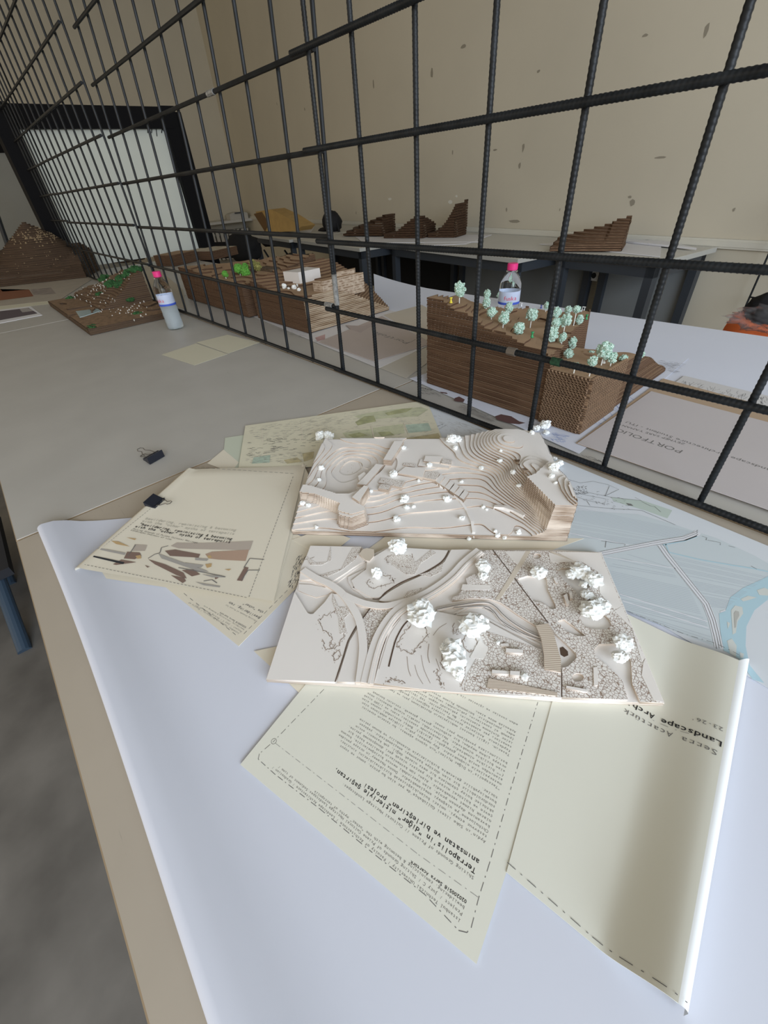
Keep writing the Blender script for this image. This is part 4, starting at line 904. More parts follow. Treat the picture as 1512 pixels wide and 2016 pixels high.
# ---- binder clips
clipm = mat('clip_black', (.012, .014, .022), .3, spec=.6); wirem = mat('clip_wire', (.35, .34, .32), .25, metal=.9)
def clip(label, c, ex, up, w, depth, h, open_=True, spread=.3):
    """ex along the jaw, depth direction = up x ex; body is a folded steel wedge with two wire loops"""
    ex = ex.normalized(); up = up.normalized(); dy = up.cross(ex).normalized(); t = thing('binder_clip', label, 'clip', tuple(c), 'black binder clips')
    P = [c + ex * i * w / 2 + dy * j + up * k for i in (-1, 1) for j, k in ((0, .0015), (-depth, h), (-depth, 0), (0, .0))]
    P = [c + ex * i * w / 2 + dy * j + up * k for (j, k) in ((0, h * .42), (0, h * .58), (-depth, h), (-depth, 0)) for i in (-1, 1)]
    mb = MB(); mb.hexa([P[0], P[1], P[7], P[6], P[2], P[3], P[5], P[4]]); mb.tube([P[2], P[3]], h * .09, 8); mb.tube([P[0], P[1]], h * .09, 8); mb.build('clip_body', clipm, t)
    for s in (1, -1):
        zc = c + up * (h * (.5 + .12 * s)); k = up * (s * spread * h)
        pts = [zc + ex * (-w * .30) + dy * -.0, zc + ex * (-w * .26) + dy * w * .35 + k * .6, zc + ex * (-w * .10) + dy * w * .62 + k, zc + ex * (-w * .18) + dy * w * .85 + k * 1.3, zc + ex * (-w * .10) + dy * w * 1.0 + k * 1.5, zc + ex * (w * .10) + dy * w * 1.0 + k * 1.5, zc + ex * (w * .18) + dy * w * .85 + k * 1.3, zc + ex * (w * .10) + dy * w * .62 + k, zc + ex * (w * .26) + dy * w * .35 + k * .6, zc + ex * (w * .30)]
        mb = MB(); mb.tube(pts, .0009, 6); mb.build('wire_handle', wirem, t)
    return t
A = onc(555, 300); B = onc(605, 320); cc = (onc(598, 310) + onc(580, 368)) / 2; exd = onc(612, 305) - onc(560, 372); ctr = (onc(612, 305) + onc(560, 372)) / 2
nn = Vector((0, 0, 1))
sp = SF - SN; sp.z = 0; sp.normalize()
cpos = WX(*c5(585, 335), ctr.x); cpos = ctr - Vector((0, 0, .012))
clip('black binder clip gripping the spine of the cream booklet', cpos, -sp, Vector((0, 0, 1)), .026, .018, .022, spread=.12)
p = W(301, 904, .7505); q1 = W(321, 893, .7505); q0 = W(284, 914, .7505)
clip('black binder clip lying alone on the grey table', Vector((p.x, p.y, .7515)), (q1 - q0), Vector((.0, 0, 1)), .036, .016, .016, spread=.25)
# ---- two plain notes on the grey table, magazine and papers at the far left
notem = mat('note_paper', (.60, .575, .45), .8)
zn = .7512
sheet('blank_note', 'blank cream note on the grey table, the left of two side by side', [pp(318, 698, zn), pp(383, 719, zn), pp(448, 697, zn), pp(386, 676, zn)], notem, group='two blank cream notes')
sheet('blank_note', 'blank cream note on the grey table touching the wire mesh', [pp(387, 674, zn + .0006), pp(449, 696, zn + .0006), pp(512, 674, zn + .0006), pp(448, 659, zn + .0006)], notem, group='two blank cream notes')
zz = .752
mg_ = sheet('magazine', 'dark photo-covered magazine with a white edge at the far left', [pp(-20, 640, zz), pp(83, 620, zz), pp(60, 603, zz), pp(-20, 612, zz)], printw, .0015, cat='magazine')
poly_print('cover_photo', [(-20, 634), (74, 617), (56, 606), (-20, 615)], zz + .0004, mat('photo_dark', (.10, .08, .10), .5), mg_)
poly_print('cover_photo', [(44, 615), (66, 612), (54, 606), (38, 608)], zz + .0006, mat('photo_grey', (.38, .36, .35), .5), mg_)
o = sheet('print_sheet', 'tan and rust coloured print under the big brown mound model', [pp(-20, 605, .752), pp(118, 590, .752), pp(190, 544, .752), pp(-20, 562, .752)], mat('tan_print', (.40, .36, .30), .7, noise_amt=.1, nscale=8))
poly_print('rust_patch', [(-20, 594), (66, 583), (57, 570), (5, 574), (0, 569), (-20, 570)], .7526, mat('rust_print', (.23, .09, .045), .7), o)
poly_print('grey_drawing', [(66, 581), (110, 578), (100, 566), (60, 570)], .7526, mat('grey_drawing', (.30, .26, .23), .7, noise_amt=.3, nscale=30), o)
sheet('print_sheet', 'pale yellow sheet between the magazine and the rust coloured print', [pp(-20, 612, .7515), pp(118, 596, .7515), pp(118, 588, .7515), pp(-20, 603, .7515)], notem)
# ================================================================ papers behind the screens
wp = sheet('large_white_paper', 'large white paper covering the table behind the mesh, bent up at its far left end', [pp(590, 760, .751), (1.35, .05, .751), (1.35, .95, .751), pp(728, 549, .751)], white, .0006, 20, lambda u, v: .0) if False else None
mb = MB(); rows = []
FL_ = W(731, 549, .765); NL = W(690, 600, .751)
for i in range(31):
    u = i / 30; row = []
    for j in range(17):
        v = j / 16; a = Vector((-.96, .44, 0)).lerp(Vector((FL_.x, .945, 0)), v); b = Vector((1.38, .16, 0)).lerp(Vector((1.38, .965, 0)), v)
        if u < .24 and v < 0: pass
        p = a.lerp(b, u); z = .7515 + .09 * max(0, 1 - u * 6) ** 2 * max(0, v - .55) ** 1.2
        row.append((p.x, p.y, z))
    rows.append(row)
mb.quadgrid(rows); mb.quadgrid([[(x, y, z - .0006) for x, y, z in r] for r in rows]); o = mb.build('large_white_paper', white, None, True); tag(o, 'large white paper spread over the table behind the mesh, its far left corner turned up', 'paper')
lav = mat('cover_lavender_grey', (.52, .485, .485), .6, noise_amt=.015, nscale=5)
ZU = .7532
under = sheet('text_print', 'white print with small text lying under the tallest cardboard model', [pp(806, 745, ZU), pp(1140, 893, ZU), pp(1356, 705, ZU), pp(1150, 640, ZU)], white)
def c7(a, b): return (800 + a * .3968, 500 + b * .3968)
scribble('text_column', [c7(60, 665), c7(170, 690), c7(160, 705), c7(55, 690)], ZU + .0001, 40, soft, under, 31, .0008, (4, 10))
scribble('text_column', [c7(270, 740), c7(440, 810), c7(420, 830), c7(255, 765)], ZU + .0001, 190, pale, under, 32, .0006, (5, 12))
scribble('text_column', [c7(720, 880), c7(800, 900), c7(770, 935), c7(715, 920)], ZU + .0001, 60, blueink, under, 33, .0006, (4, 10))
scribble('text_column', [c7(1250, 525), c7(1370, 540), c7(1330, 590), c7(1230, 570)], ZU + .0001, 160, greyink, under, 34, .0005, (5, 14))
scribble('text_column', [c7(960, 850), c7(1150, 735), c7(1190, 745), c7(1000, 870)], ZU + .0001, 14, blueink, under, 35, .0008, (20, 60), 1.2)
leafm = mat('brown_blot_print', (.13, .07, .065), .8)
for pts in (((440, 805), (470, 795), (520, 805), (560, 830), (590, 838), (560, 845), (510, 840), (450, 822)), ((240, 715), (262, 707), (290, 722), (283, 735), (255, 733), (236, 727)), ((165, 683), (200, 688), (205, 695), (175, 690))): poly_print('leaf_shape', [c7(*p) for p in pts], ZU + .00012, leafm, under)
mb = MB(); text(mb, 'SPACE', pp(*c7(60, 664), ZU), pp(*c7(128, 678), ZU), .009, True, False); mb.v = [(x, y, ZU + .0002) for x, y, z in mb.v]; mb.build('small_heading', ink, under)
ZP = .7560
def c8(a, b): return (1000 + a * .3386, 500 + b * .3386)
pr_ = sheet('drawing_print', 'grey line drawing print beneath and beyond the grey portfolio', [(.098, .34, ZP - .0022), (.62, .33, ZP - .0022), (.62, .475, ZP - .0022), (.10, .52, ZP - .0022)], mat('print_grey_white', (.60, .59, .585), .7))
scribble('line_drawing', [c8(900, 800), c8(1010, 740), c8(1380, 820), c8(1340, 980)], ZP - .0021, 220, greyink, pr_, 41, .0006, (5, 22))
scribble('line_drawing', [c8(1390, 980), c8(1420, 830), c8(1512, 850), c8(1512, 1020)], ZP - .0021, 60, greyink, pr_, 42, .0007, (5, 25))
poly_print('dark_block', [c8(*p) for p in ((1065, 870), (1150, 885), (1148, 895), (1062, 880))], ZP - .002, soft, pr_); poly_print('dark_block', [c8(*p) for p in ((1120, 840), (1190, 850), (1180, 872), (1130, 865))], ZP - .002, mat('block_grey', (.34, .32, .31), .7), pr_)
poly_print('dark_block', [c8(*p) for p in ((900, 815), (960, 800), (1000, 830), (930, 850))], ZP - .002, mat('block_grey2', (.45, .44, .43), .7), pr_)
poly_print('dark_block', [c8(*p) for p in ((1296, 960), (1325, 966), (1324, 972), (1296, 967))], ZP - .002, ink, pr_)
kraft = mat('kraft_edge', (.42, .31, .21), .8)
kb = sheet('kraft_board', 'thin brown board whose edge shows beneath the grey portfolio', [pp(1134, 872, ZP - .001), (.62, .058, ZP - .001), (.62, .40, ZP - .001), (.071, .47, ZP - .001)], kraft, .001, cat='board')
port = sheet('portfolio_cover', 'grey lilac portfolio cover lettered PORTFOLIO behind the mesh at the right', [pp(1137, 872, ZP), pp(1290, 962, ZP), (.62, -.0 + .05, ZP), (.62, .335, ZP), ][0:0] or [pp(1137, 872, ZP), (.62, .055, ZP), (.62, .345, ZP), pp(1282, 770, ZP)], lav, .0012, cat='portfolio')
z = ZP + .0002; mb = MB()
text(mb, 'PORTFOLIO', pp(1345, 887, z), pp(1213, 842, z), .020, False, False)
text(mb, 'ZEYNEP SARE YAMAN', pp(1350, 873, z), pp(1226, 836, z), .0105, False, False)
text(mb, 'Landscape Architecture Student - ITU', pp(1530, 928, z), pp(1234, 829, z), .0125, False, False); mb.v = [(x, y, z) for x, y, _ in mb.v]; mb.build('cover_lettering', soft, port)
scribble('small_marks', [c8(430, 1160), c8(540, 1200), c8(530, 1210), c8(425, 1168)], ZP - .0008, 10, soft, kb, 3, .001)
# brown portfolio and prints by model B
Zb = .7545
un2 = sheet('text_print', 'white print with pinkish marks under the middle cardboard model', [pp(486, 618, .752), pp(745, 725, .752), pp(905, 652, .752), pp(700, 590, .752)], mat('print_offwhite', (.64, .63, .64), .7))
poly_print('pink_stain', [(620, 665), (640, 658), (640, 668), (625, 672)], .7522, mat('stain_pink', (.5, .33, .32), .8), un2)
scribble('print_linework', [(530, 640), (640, 665), (620, 675), (560, 655)], .7522, 60, pale, un2, 51, .001, (8, 25))
mauve = mat('cover_mauve', (.46, .40, .37), .6, noise_amt=.04, nscale=8)
brp = sheet('portfolio_cover', 'mauve brown portfolio with curly lettering behind the mesh left of the tallest model', [pp(627, 673, Zb), pp(738, 711, Zb), pp(850, 676, Zb), pp(752, 622, Zb)], mauve, .0015, cat='portfolio')
sheet('text_print', 'loose pale sheets beyond the mauve brown portfolio', [pp(755, 620, .7525), pp(850, 676, .7525), pp(905, 640, .7525), pp(830, 600, .7525)], printb)
for _ in (0,):
    mb = MB(); z = Zb + .0002; mb2 = MB(); text(mb2, 'Portfolio', pp(808, 674, z), pp(737, 652, z), .030, False, False); mb2.v = [(x, y, z) for x, y, _ in mb2.v]; mb2.build('cover_lettering', soft, brp)
    mb.ribbon([pp(808, 674, z), pp(818, 668, z)], .002, z); mb.build('pen_stroke', soft, brp)
    poly_print('pattern_shape', [(680, 640), (715, 642), (740, 632), (735, 640), (710, 655), (690, 648)], z, mat('mauve_dark', (.41, .35, .33), .7), brp)
o = sheet('drawing_print', 'beige print on the table between the mauve portfolio and the tallest model', [pp(742, 722, .7516), pp(800, 745, .7516), pp(860, 700, .7516), pp(850, 680, .7516)], mat('beige_sheet_tone', (.50, .47, .41), .6))
# ================================================================ white layered models
ply = mat('model_board_white', (.82, .79, .755), .75, noise_amt=.02, nscale=12, spec=.2)
plye = layer_mat('model_board_edge', (.50, .40, .31), (.15, .095, .06), (.62, .53, .44), .0025, .7546, .45, stretch=(14, 14, 60))
plye2 = layer_mat('model_board_edge_b', (.70, .62, .54), (.42, .31, .22), (.76, .69, .62), .003, .7545, .2, stretch=(14, 14, 60))
burn = mat('burnt_line', (.10, .065, .045), .9); engr = mat('engraved_line', (.33, .25, .19), .9)
cobb = cobble_mat('cobble_engraving', (.80, .77, .73), (.30, .22, .17), 300., .06)
fine = cobble_mat('fine_engraving', (.80, .77, .73), (.36, .28, .22), 420., .06)
deckm = mat('slatted_deck', (.66, .58, .48), .8)
def stripes(m, sc, ang, dark=(.36, .28, .21)):
    nt, b = nodes(m); base = tuple(b.inputs['Base Color'].default_value)
    tc = nt.nodes.new('ShaderNodeTexCoord'); mp = nt.nodes.new('ShaderNodeMapping'); mp.inputs['Rotation'].default_value = (0, 0, ang); nt.links.new(tc.outputs['Object'], mp.inputs[0])
    w = nt.nodes.new('ShaderNodeTexWave'); w.inputs['Scale'].default_value = sc; w.inputs['Distortion'].default_value = .3; nt.links.new(mp.outputs[0], w.inputs[0])
    r = nt.nodes.new('ShaderNodeValToRGB'); r.color_ramp.elements[0].position = .05; r.color_ramp.elements[1].position = .35; r.color_ramp.elements[0].color = (*dark, 1); r.color_ramp.elements[1].color = base; nt.links.new(w.outputs[0], r.inputs[0]); nt.links.new(r.outputs[0], b.inputs['Base Color'])
stripes(deckm, 130, .72)
fencem = mat('slat_strip', (.66, .58, .49), .8); stripes(fencem, 190, .72)
paperw = mat('crumpled_paper', (.84, .86, .84), .8, spec=.2)
def crumple(name, c, rx, rz_, parent, seed, n=3, tail=0.):
    """crushed tissue tree: a faceted wad on a short twisted stem"""
    mb = MB(); rnd = random.Random(seed); bm = bmesh.new()
    lobes = [(Vector((0, 0, rz_ * 1.0)), 1.0)] + [(Vector((rnd.uniform(-.6, .6) * rx, rnd.uniform(-.6, .6) * rx, rz_ * rnd.uniform(.5, 1.5))), rnd.uniform(.5, .8)) for _ in range(n)]
    if tail: lobes += [(Vector((0, 0, rz_ * .3)), .45)]
    for k, (o, s) in enumerate(lobes):
        r = bmesh.ops.create_icosphere(bm, subdivisions=2 if rx < .006 else 3, radius=1)
        for v in r['verts']:
            d = v.co.normalized(); q = d * 2.1 + Vector((seed * 1.37 + k * 5.1, seed * .71, 0)); w = 1.08 + .5 * noise.noise(q) - .42 * abs(noise.noise(q * 1.5)) + .10 * noise.noise(q * 3.4)
            v.co = o + Vector((d.x * rx * s * w, d.y * rx * s * w, d.z * rz_ * s * w * .9))
            if v.co.z < 0: v.co.z = 0
    me = bpy.data.meshes.new(name); bm.to_mesh(me); bm.free(); me.materials.append(paperw)
    o = bpy.data.objects.new(name, me); COL.objects.link(o); o.location = c
    if parent: attach(o, parent)
    return o
Z0 = .7546
# ---------------- upper white model: stepped terrain
E1 = Vector((.7455, .6665, 0)).normalized(); E2 = Vector((-E1.y, E1.x, 0)); O1 = Vector((-.103, -.479, 0)); LX = .408; LY = .250
def loc1(p): d = Vector((p[0], p[1], 0)) - O1; return d.dot(E1), d.dot(E2)
cp = []
for x, y, h in ((577, 1053, 6), (650, 1055, 6), (760, 1060, 6), (860, 1063, 6), (960, 1067, 6), (1030, 1068, 7), (595, 1030, 10), (590, 1000, 17), (640, 1030, 9), (660, 1010, 12), (720, 1045, 8), (740, 1015, 12),
                (605, 940, 28), (612, 905, 33), (622, 880, 34), (640, 870, 28), (650, 930, 18), (690, 905, 16), (665, 945, 17), (705, 945, 18), (700, 880, 26), (760, 882, 28), (660, 890, 25), (735, 900, 20),
                (740, 960, 24), (800, 880, 26), (850, 885, 27), (900, 893, 28), (780, 935, 25), (850, 920, 26), (900, 915, 26), (790, 960, 21), (780, 985, 15), (830, 985, 13), (830, 1010, 10), (880, 980, 13), (880, 1020, 9), (930, 1010, 9), (930, 960, 17),
                (960, 935, 24), (985, 1000, 12), (1000, 1040, 9), (955, 900, 38), (985, 905, 42), (1000, 930, 38), (1010, 960, 34), (1030, 985, 30), (1050, 1010, 26), (1075, 1035, 22), (1060, 990, 44), (1040, 955, 50), (1020, 920, 54),
                (990, 875, 56), (980, 860, 55), (930, 868, 36), (1005, 850, 50), (1040, 850, 42), (1075, 860, 38), (1060, 890, 50), (1075, 930, 60), (1100, 960, 64), (1120, 985, 66), (1110, 925, 52)):
    p = W(x, y, Z0 + h * .001); u, v = loc1(p); cp.append((u, v, h * .001))
f1 = tps(cp, 3e-4)
def inpoly(x, y, P):
    c = False; n = len(P)
    for i in range(n):
        a = P[i]; b = P[i - 1]
        if (a[1] > y) != (b[1] > y) and x < (b[0] - a[0]) * (y - a[1]) / (b[1] - a[1]) + a[0]: c = not c
    return c
def P1(L, h): return [loc1(W(x, y, Z0 + h)) for x, y in L]
def s9(a, b): return (560 + a * .3968, 800 + b * .3968)
wallp_ = P1([s9(*p) for p in ((75, 390), (130, 395), (260, 435), (330, 435), (415, 395), (415, 420), (360, 480), (400, 500), (400, 520), (330, 540), (260, 520), (275, 485), (150, 440), (75, 430))], .033)
octag = P1([s9(*p) for p in ((262, 505), (300, 490), (372, 490), (405, 515), (400, 535), (330, 560), (270, 545))], .030)
plat = P1([s9(*p) for p in ((1345, 490), (1200, 345), (1245, 330), (1330, 250), (1445, 488))], .066)
def sdist(x, y, P):
    b_ = 9.; n = len(P)
    for i in range(n):
        ax, ay = P[i - 1]; bx, by = P[i]; dx = bx - ax; dy = by - ay; t = max(0, min(1, ((x - ax) * dx + (y - ay) * dy) / (dx * dx + dy * dy + 1e-12))); b_ = min(b_, math.hypot(x - ax - t * dx, y - ay - t * dy))
    return b_ if inpoly(x, y, P) else -b_
def h1(x, y):
    v = min(.07, max(.0052, f1(x, y)))
    for P_, H_ in ((wallp_, .0335), (octag, .0305), (plat, .0635)): v = max(v, min(H_, H_ + sdist(x, y, P_) * 14))
    return v
T1 = lambda x, y, z: tuple(O1 + E1 * x + E2 * y + Vector((0, 0, z)))
m1 = terrace(h1, 0, LX, 0, LY, 190, 116, .0025, Z0, T1, .0006, 4)
M1 = thing('terrain_model', 'upper white stepped terrain model with contour layers and crumpled paper trees', 'model', tuple(O1 + E1 * LX / 2 + E2 * LY / 2 + Vector((0, 0, Z0))))
m1.build('contour_layers', [ply, plye], M1)
def zf1(x, y):
    u, v = loc1((x, y))
    if 0 <= u <= LX and 0 <= v <= LY: return Z0 + (int(h1(u, v) // .0025) + 1) * .0025
    return Z0
def on1(x, y): return hit(x, y, zf1, .2, 1.6, 900)
def raised(name, pts, h, m_, parent, zbase=None, side=None):
    """block cut in plan from pixel points on its own top plane"""
    ps = [on1(*p) for p in pts]; zt = max(p.z for p in ps) if zbase is None else zbase
    P = [W(x, y, zt + h) for x, y in pts]; zlo = min(zf1(p.x, p.y) for p in P) - .002
    mb = MB(); mb.prism([(p.x, p.y) for p in P], max(Z0, zlo), zt + h, 0, 1); return mb.build(name, [m_, side or plye], parent)
raised('road_slab', [s9(*p) for p in ((545, 172), (592, 172), (530, 268), (490, 265))], .006, ply, M1)
raised('road_slab', [s9(*p) for p in ((455, 285), (492, 290), (405, 390), (360, 385), (400, 345))], .006, ply, M1)
raised('road_slab', [s9(*p) for p in ((395, 392), (418, 398), (370, 472), (335, 450))], .005, ply, M1)
raised('building_block', [s9(*p) for p in ((365, 345), (395, 325), (412, 340), (400, 372), (372, 380))], .004, ply, M1)
raised('building_block', [s9(*p) for p in ((675, 262), (832, 265), (815, 305), (662, 295))], .002, ply, M1)
raised('ruin_block', [s9(*p) for p in ((700, 245), (785, 248), (770, 278), (690, 272))], .004, ply, M1)
raised('ruin_block', [s9(*p) for p in ((785, 262), (832, 268), (826, 290), (775, 282))], .0035, fine, M1)
raised('ruin_block', [s9(*p) for p in ((592, 282), (650, 284), (645, 300), (588, 292))], .0015, fine, M1)
raised('ruin_block', [s9(*p) for p in ((480, 355), (600, 372), (580, 402), (465, 378))], .002, fine, M1)
raised('ruin_block', [s9(*p) for p in ((480, 385), (530, 390), (515, 415), (465, 405))], .0045, fine, M1)
raised('plaza_slab', [s9(*p) for p in ((600, 300), (700, 305), (685, 352), (560, 330))], .002, ply, M1)
raised('ruin_block', [s9(*p) for p in ((690, 320), (770, 330), (750, 365), (680, 350))], .0012, fine, M1)
for k in range(6):
    a = 775 + k * 24; b = 335 + k * 16; raised('terrace_plot', [s9(*p) for p in ((a, b), (a + 20, b + 12), (a + 2 - 8, b + 48), (a - 28, b + 34))], .0012, ply, M1)
def strip1(name, pts, w, h, m_):
    P = [on1(*p) for p in pts]; mb = MB(); rows = []
    for i, p in enumerate(P):
        d = P[min(i + 1, len(P) - 1)] - P[max(i - 1, 0)]; d.z = 0; d.normalize(); n_ = Vector((-d.y, d.x, 0)) * w / 2; t = Vector((0, 0, h)); b = Vector((0, 0, -.004))
        rows.append([p - n_ + b, p - n_ + t, p + n_ + t, p + n_ + b])
    mb.quadgrid(rows); mb.face(rows[0]); mb.face(rows[-1]); return mb.build(name, m_, M1)
strip1('curving_path', [s9(*p) for p in ((760, 388), (820, 425), (870, 470), (905, 520), (930, 575), (938, 630), (935, 645))], .004, .0025, ply)
strip1('curving_path', [s9(*p) for p in ((1040, 500), (1090, 503), (1140, 520), (1190, 545))], .006, .003, ply)
strip1('curving_wall', [s9(*p) for p in ((375, 285), (385, 305), (415, 312), (440, 300))], .002, .002, ply)
strip1('stair_wall', [s9(*p) for p in ((1150, 270), (1200, 330))], .008, .003, plye)
for i, (x, y, r) in enumerate(((182, 145, 20), (225, 150, 20), (183, 305, 12), (172, 365, 10), (92, 480, 12), (120, 490, 10), (160, 598, 9), (592, 205, 11), (830, 165, 22), (860, 165, 16), (848, 205, 12), (720, 292, 12), (540, 335, 17), (430, 420, 9), (595, 460, 19), (605, 500, 13), (640, 495, 9),
                               (555, 560, 15), (665, 368, 7), (803, 455, 14), (820, 462, 8), (878, 552, 12), (985, 498, 9), (1003, 510, 7), (975, 305, 11), (1068, 270, 11), (1073, 220, 7), (1135, 325, 12), (1165, 392, 10), (880, 372, 8), (1055, 640, 13), (1090, 650, 11), (1045, 618, 8), (1160, 625, 10), (915, 655, 10),
                               (1250, 110, 15), (1290, 95, 22), (1225, 130, 11), (1300, 130, 12), (1335, 300, 22), (1360, 285, 18), (1325, 345, 13), (1345, 378, 8), (1340, 258, 9))):
    bx, by = s9(x, y + r * .6); p = on1(bx, by)
    s = 1 / pxm(p); crumple('paper_tree', (p.x, p.y, p.z - .0005), r * .3968 * s * 1.15, r * .3968 * s * .95, M1, i + 3, 2, 0)
# engraved outlines on the plateau
def eng1(name, n, box_, seed, m_=engr):
    rnd = random.Random(seed); mb = MB()
    for _ in range(n):
        x = rnd.uniform(box_[0], box_[2]); y = rnd.uniform(box_[1], box_[3]); p = on1(*s9(x, y)); a = rnd.choice((0, math.pi / 2)) + .7; d = Vector((math.cos(a), math.sin(a), 0)) * rnd.uniform(.001, .003)
        mb.ribbon([p, p + d], .0004, p.z + .00015)
    return mb.build(name, m_, M1)
eng1('engraved_plan', 90, (268, 265, 345, 330), 3); eng1('engraved_plan', 40, (510, 315, 640, 345), 4); eng1('engraved_plan', 50, (690, 320, 765, 355), 5); eng1('engraved_plan', 20, (400, 258, 500, 270), 6)
# ---------------- lower white model: cut plates with roads, cobbles and hollows
c3 = lambda a, b: (500 + .2778 * a, 1040 + .2778 * b)
c4 = lambda a, b: (860 + .3175 * a, 1060 + .3175 * b)
ZA, ZB, ZC, ZD = .7546, .7600, .7632, .7660
def q3(L, z): return [tuple(W(*c3(*p), z))[:2] for p in L]
def q4(L, z): return [tuple(W(*c4(*p), z))[:2] for p in L]
M2 = thing('site_model', 'lower white flat site model engraved with cobbles, roads and bridge', 'model', (.165, -.42, ZA))
outer = q3([(420, 122), (402, 128), (375, 190), (330, 270), (315, 390), (292, 448), (85, 1072)], ZB) + q4([(0, 938), (790, 1000), (1412, 1022), (1020, 85), (690, 70), (0, 70)], ZB) + q3([(960, 128), (830, 190), (760, 130)], ZB)
slab(outer, [], ZA, ZB, 'base_plate', [ply, plye2], M2)
def piece(name, poly, z0, z1, m_=ply, holes=()): return slab(poly, list(holes), z0, z1, name, [m_, plye2], M2)
piece('upper_plate', q3([(400, 124), (760, 132), (748, 185), (785, 228), (700, 280), (640, 322), (560, 372), (500, 388), (400, 362), (322, 366), (335, 275), (375, 190)], ZC), ZB, ZC)
piece('terrace_layer', q3([(330, 372), (400, 380), (500, 402), (590, 385), (690, 310), (790, 240), (800, 225), (770, 218), (690, 275), (560, 362), (500, 380), (400, 362), (325, 360)], ZB + .0012), ZB, ZB + .0014)
piece('terrace_layer', q3([(312, 440), (380, 470), (440, 490), (520, 470), (590, 425), (560, 410), (500, 420), (400, 400), (318, 395)], ZB + .0012), ZB, ZB + .0012)
piece('upper_plate', q3([(965, 132), (1380, 158), (1330, 235), (1200, 315), (1050, 378), (945, 440), (895, 485), (840, 490), (790, 470), (745, 440), (715, 425), (690, 370), (795, 290), (800, 232)], ZC), ZB, ZC)
piece('terrace_layer', q3([(790, 285), (665, 345), (670, 385), (700, 432), (740, 455), (790, 495), (880, 500), (900, 488), (700, 420)], ZB + .0016), ZB, ZB + .0016)
piece('upper_plate', q3([(1398, 152), (1512, 150), (1560, 155), (1495, 235), (1420, 320), (1300, 405), (1160, 475), (1030, 520), (930, 520), (885, 512), (905, 492), (960, 450), (1060, 392), (1210, 325), (1350, 240)], ZC), ZB, ZC)
piece('upper_plate', q3([(288, 452), (380, 600), (400, 608), (420, 606), (500, 525), (545, 462), (620, 470), (700, 560), (735, 660), (720, 695), (660, 795), (622, 930), (570, 1088), (88, 1070)], ZC), ZB, ZC)
piece('upper_plate', q3([(745, 690), (765, 780), (755, 900), (725, 1092), (588, 1086), (640, 920), (678, 800)], ZC), ZB, ZC)
piece('cobbled_plate', q3([(825, 560), (1030, 545), (940, 620), (880, 720), (850, 850), (795, 985), (800, 880), (790, 760), (770, 640)], ZC), ZB, ZC, cobb)
main = q3([(850, 1098), (900, 900), (955, 730), (1050, 615), (1110, 575), (1230, 590)], ZC) + q4([(0, 452), (120, 478), (300, 505), (400, 560), (530, 630), (640, 690), (668, 810), (772, 835), (775, 988), (300, 965), (0, 945)], ZC)
piece('upper_plate', main, ZB, ZC)
right = q4([(300, 74), (690, 78), (1015, 88), (1408, 1018), (1262, 1012), (1212, 900), (1205, 760), (1165, 685), (1095, 652), (1005, 655), (975, 690), (985, 730), (1060, 790), (1150, 880), (1185, 1000), (778, 985), (776, 802), (812, 795), (868, 740), (862, 712), (800, 650), (738, 592), (695, 525), (610, 538), (500, 470), (400, 400), (330, 375), (215, 370), (95, 385), (180, 300), (240, 225), (290, 150), (275, 95)], ZC)
holes = [q4([(742, 200), (775, 183), (850, 185), (935, 215), (950, 300), (905, 345), (880, 360), (845, 310), (790, 262)], ZC), q4([(680, 240), (690, 320), (735, 410), (738, 435), (712, 440), (660, 400), (600, 390), (560, 330), (500, 250), (560, 232)], ZC),
         q4([(885, 490), (915, 545), (970, 563), (1050, 565), (1085, 540), (1070, 500), (1010, 445), (930, 440)], ZC), q4([(748, 512), (790, 500), (850, 545), (925, 605), (870, 605), (800, 575)], ZC),
         q4([(838 + 37 + 37 * math.cos(i * .449), 862 + 27 * math.sin(i * .449)) for i in range(14)], ZC), q4([(480 + 20 * math.cos(i * .6283), 110 + 14 * math.sin(i * .6283)) for i in range(10)], ZC), q4([(622 + 24 * math.cos(i * .6283), 110 + 18 * math.sin(i * .6283)) for i in range(10)], ZC)]
piece('cobbled_plate', right, ZB, ZC, cobb, holes)
zt = ZC + .0003
OV = [0]
def overlay(name, poly, m_=ply, z0=ZC, z1=None):
    OV[0] += 1; return slab(poly, [], z0 + .00003 + OV[0] * 2e-6, z1 or z0 + .0003 + OV[0] * .00001, name, [m_, m_], M2)
tanp = mat('path_tan', (.66, .59, .49), .8); palep = mat('path_pale', (.81, .775, .73), .8)
overlay('path_inlay', q4([(545, 80), (582, 78), (480, 250), (388, 382), (362, 380), (450, 240)], ZC), tanp)
overlay('path_inlay', q4([(695, 82), (720, 82), (880, 150), (850, 155)], ZC), tanp)
overlay('smooth_plot', q4([(690, 85), (860, 145), (740, 150), (705, 145)], ZC), palep)
overlay('smooth_plot', q4([(420, 80), (550, 80), (500, 165), (455, 120)], ZC), palep)
overlay('smooth_margin', q4([(870, 85), (1012, 90), (1150, 420), (1100, 440), (1010, 340), (1000, 210), (900, 145), (850, 140), (740, 84)], ZC), palep)
overlay('smooth_margin', q4([(1150, 420), (1290, 745), (1270, 760), (1210, 560), (1100, 450)], ZC), palep)
overlay('smooth_margin', q4([(1292, 748), (1405, 1015), (1345, 1005), (1270, 850), (1280, 770)], ZC), palep)
overlay('smooth_plot', q4([(160, 285), (335, 290), (330, 320), (150, 320)], ZC), palep)
overlay('stone_bed', q4([(305, 575), (650, 690), (668, 805), (770, 838), (760, 985), (170, 945), (190, 840), (250, 740), (300, 660), (270, 600)], ZC), cobb)
overlay('smooth_plot', q4([(205, 740), (265, 630), (320, 680), (290, 750)], ZC), palep, ZC, ZC + .0007)
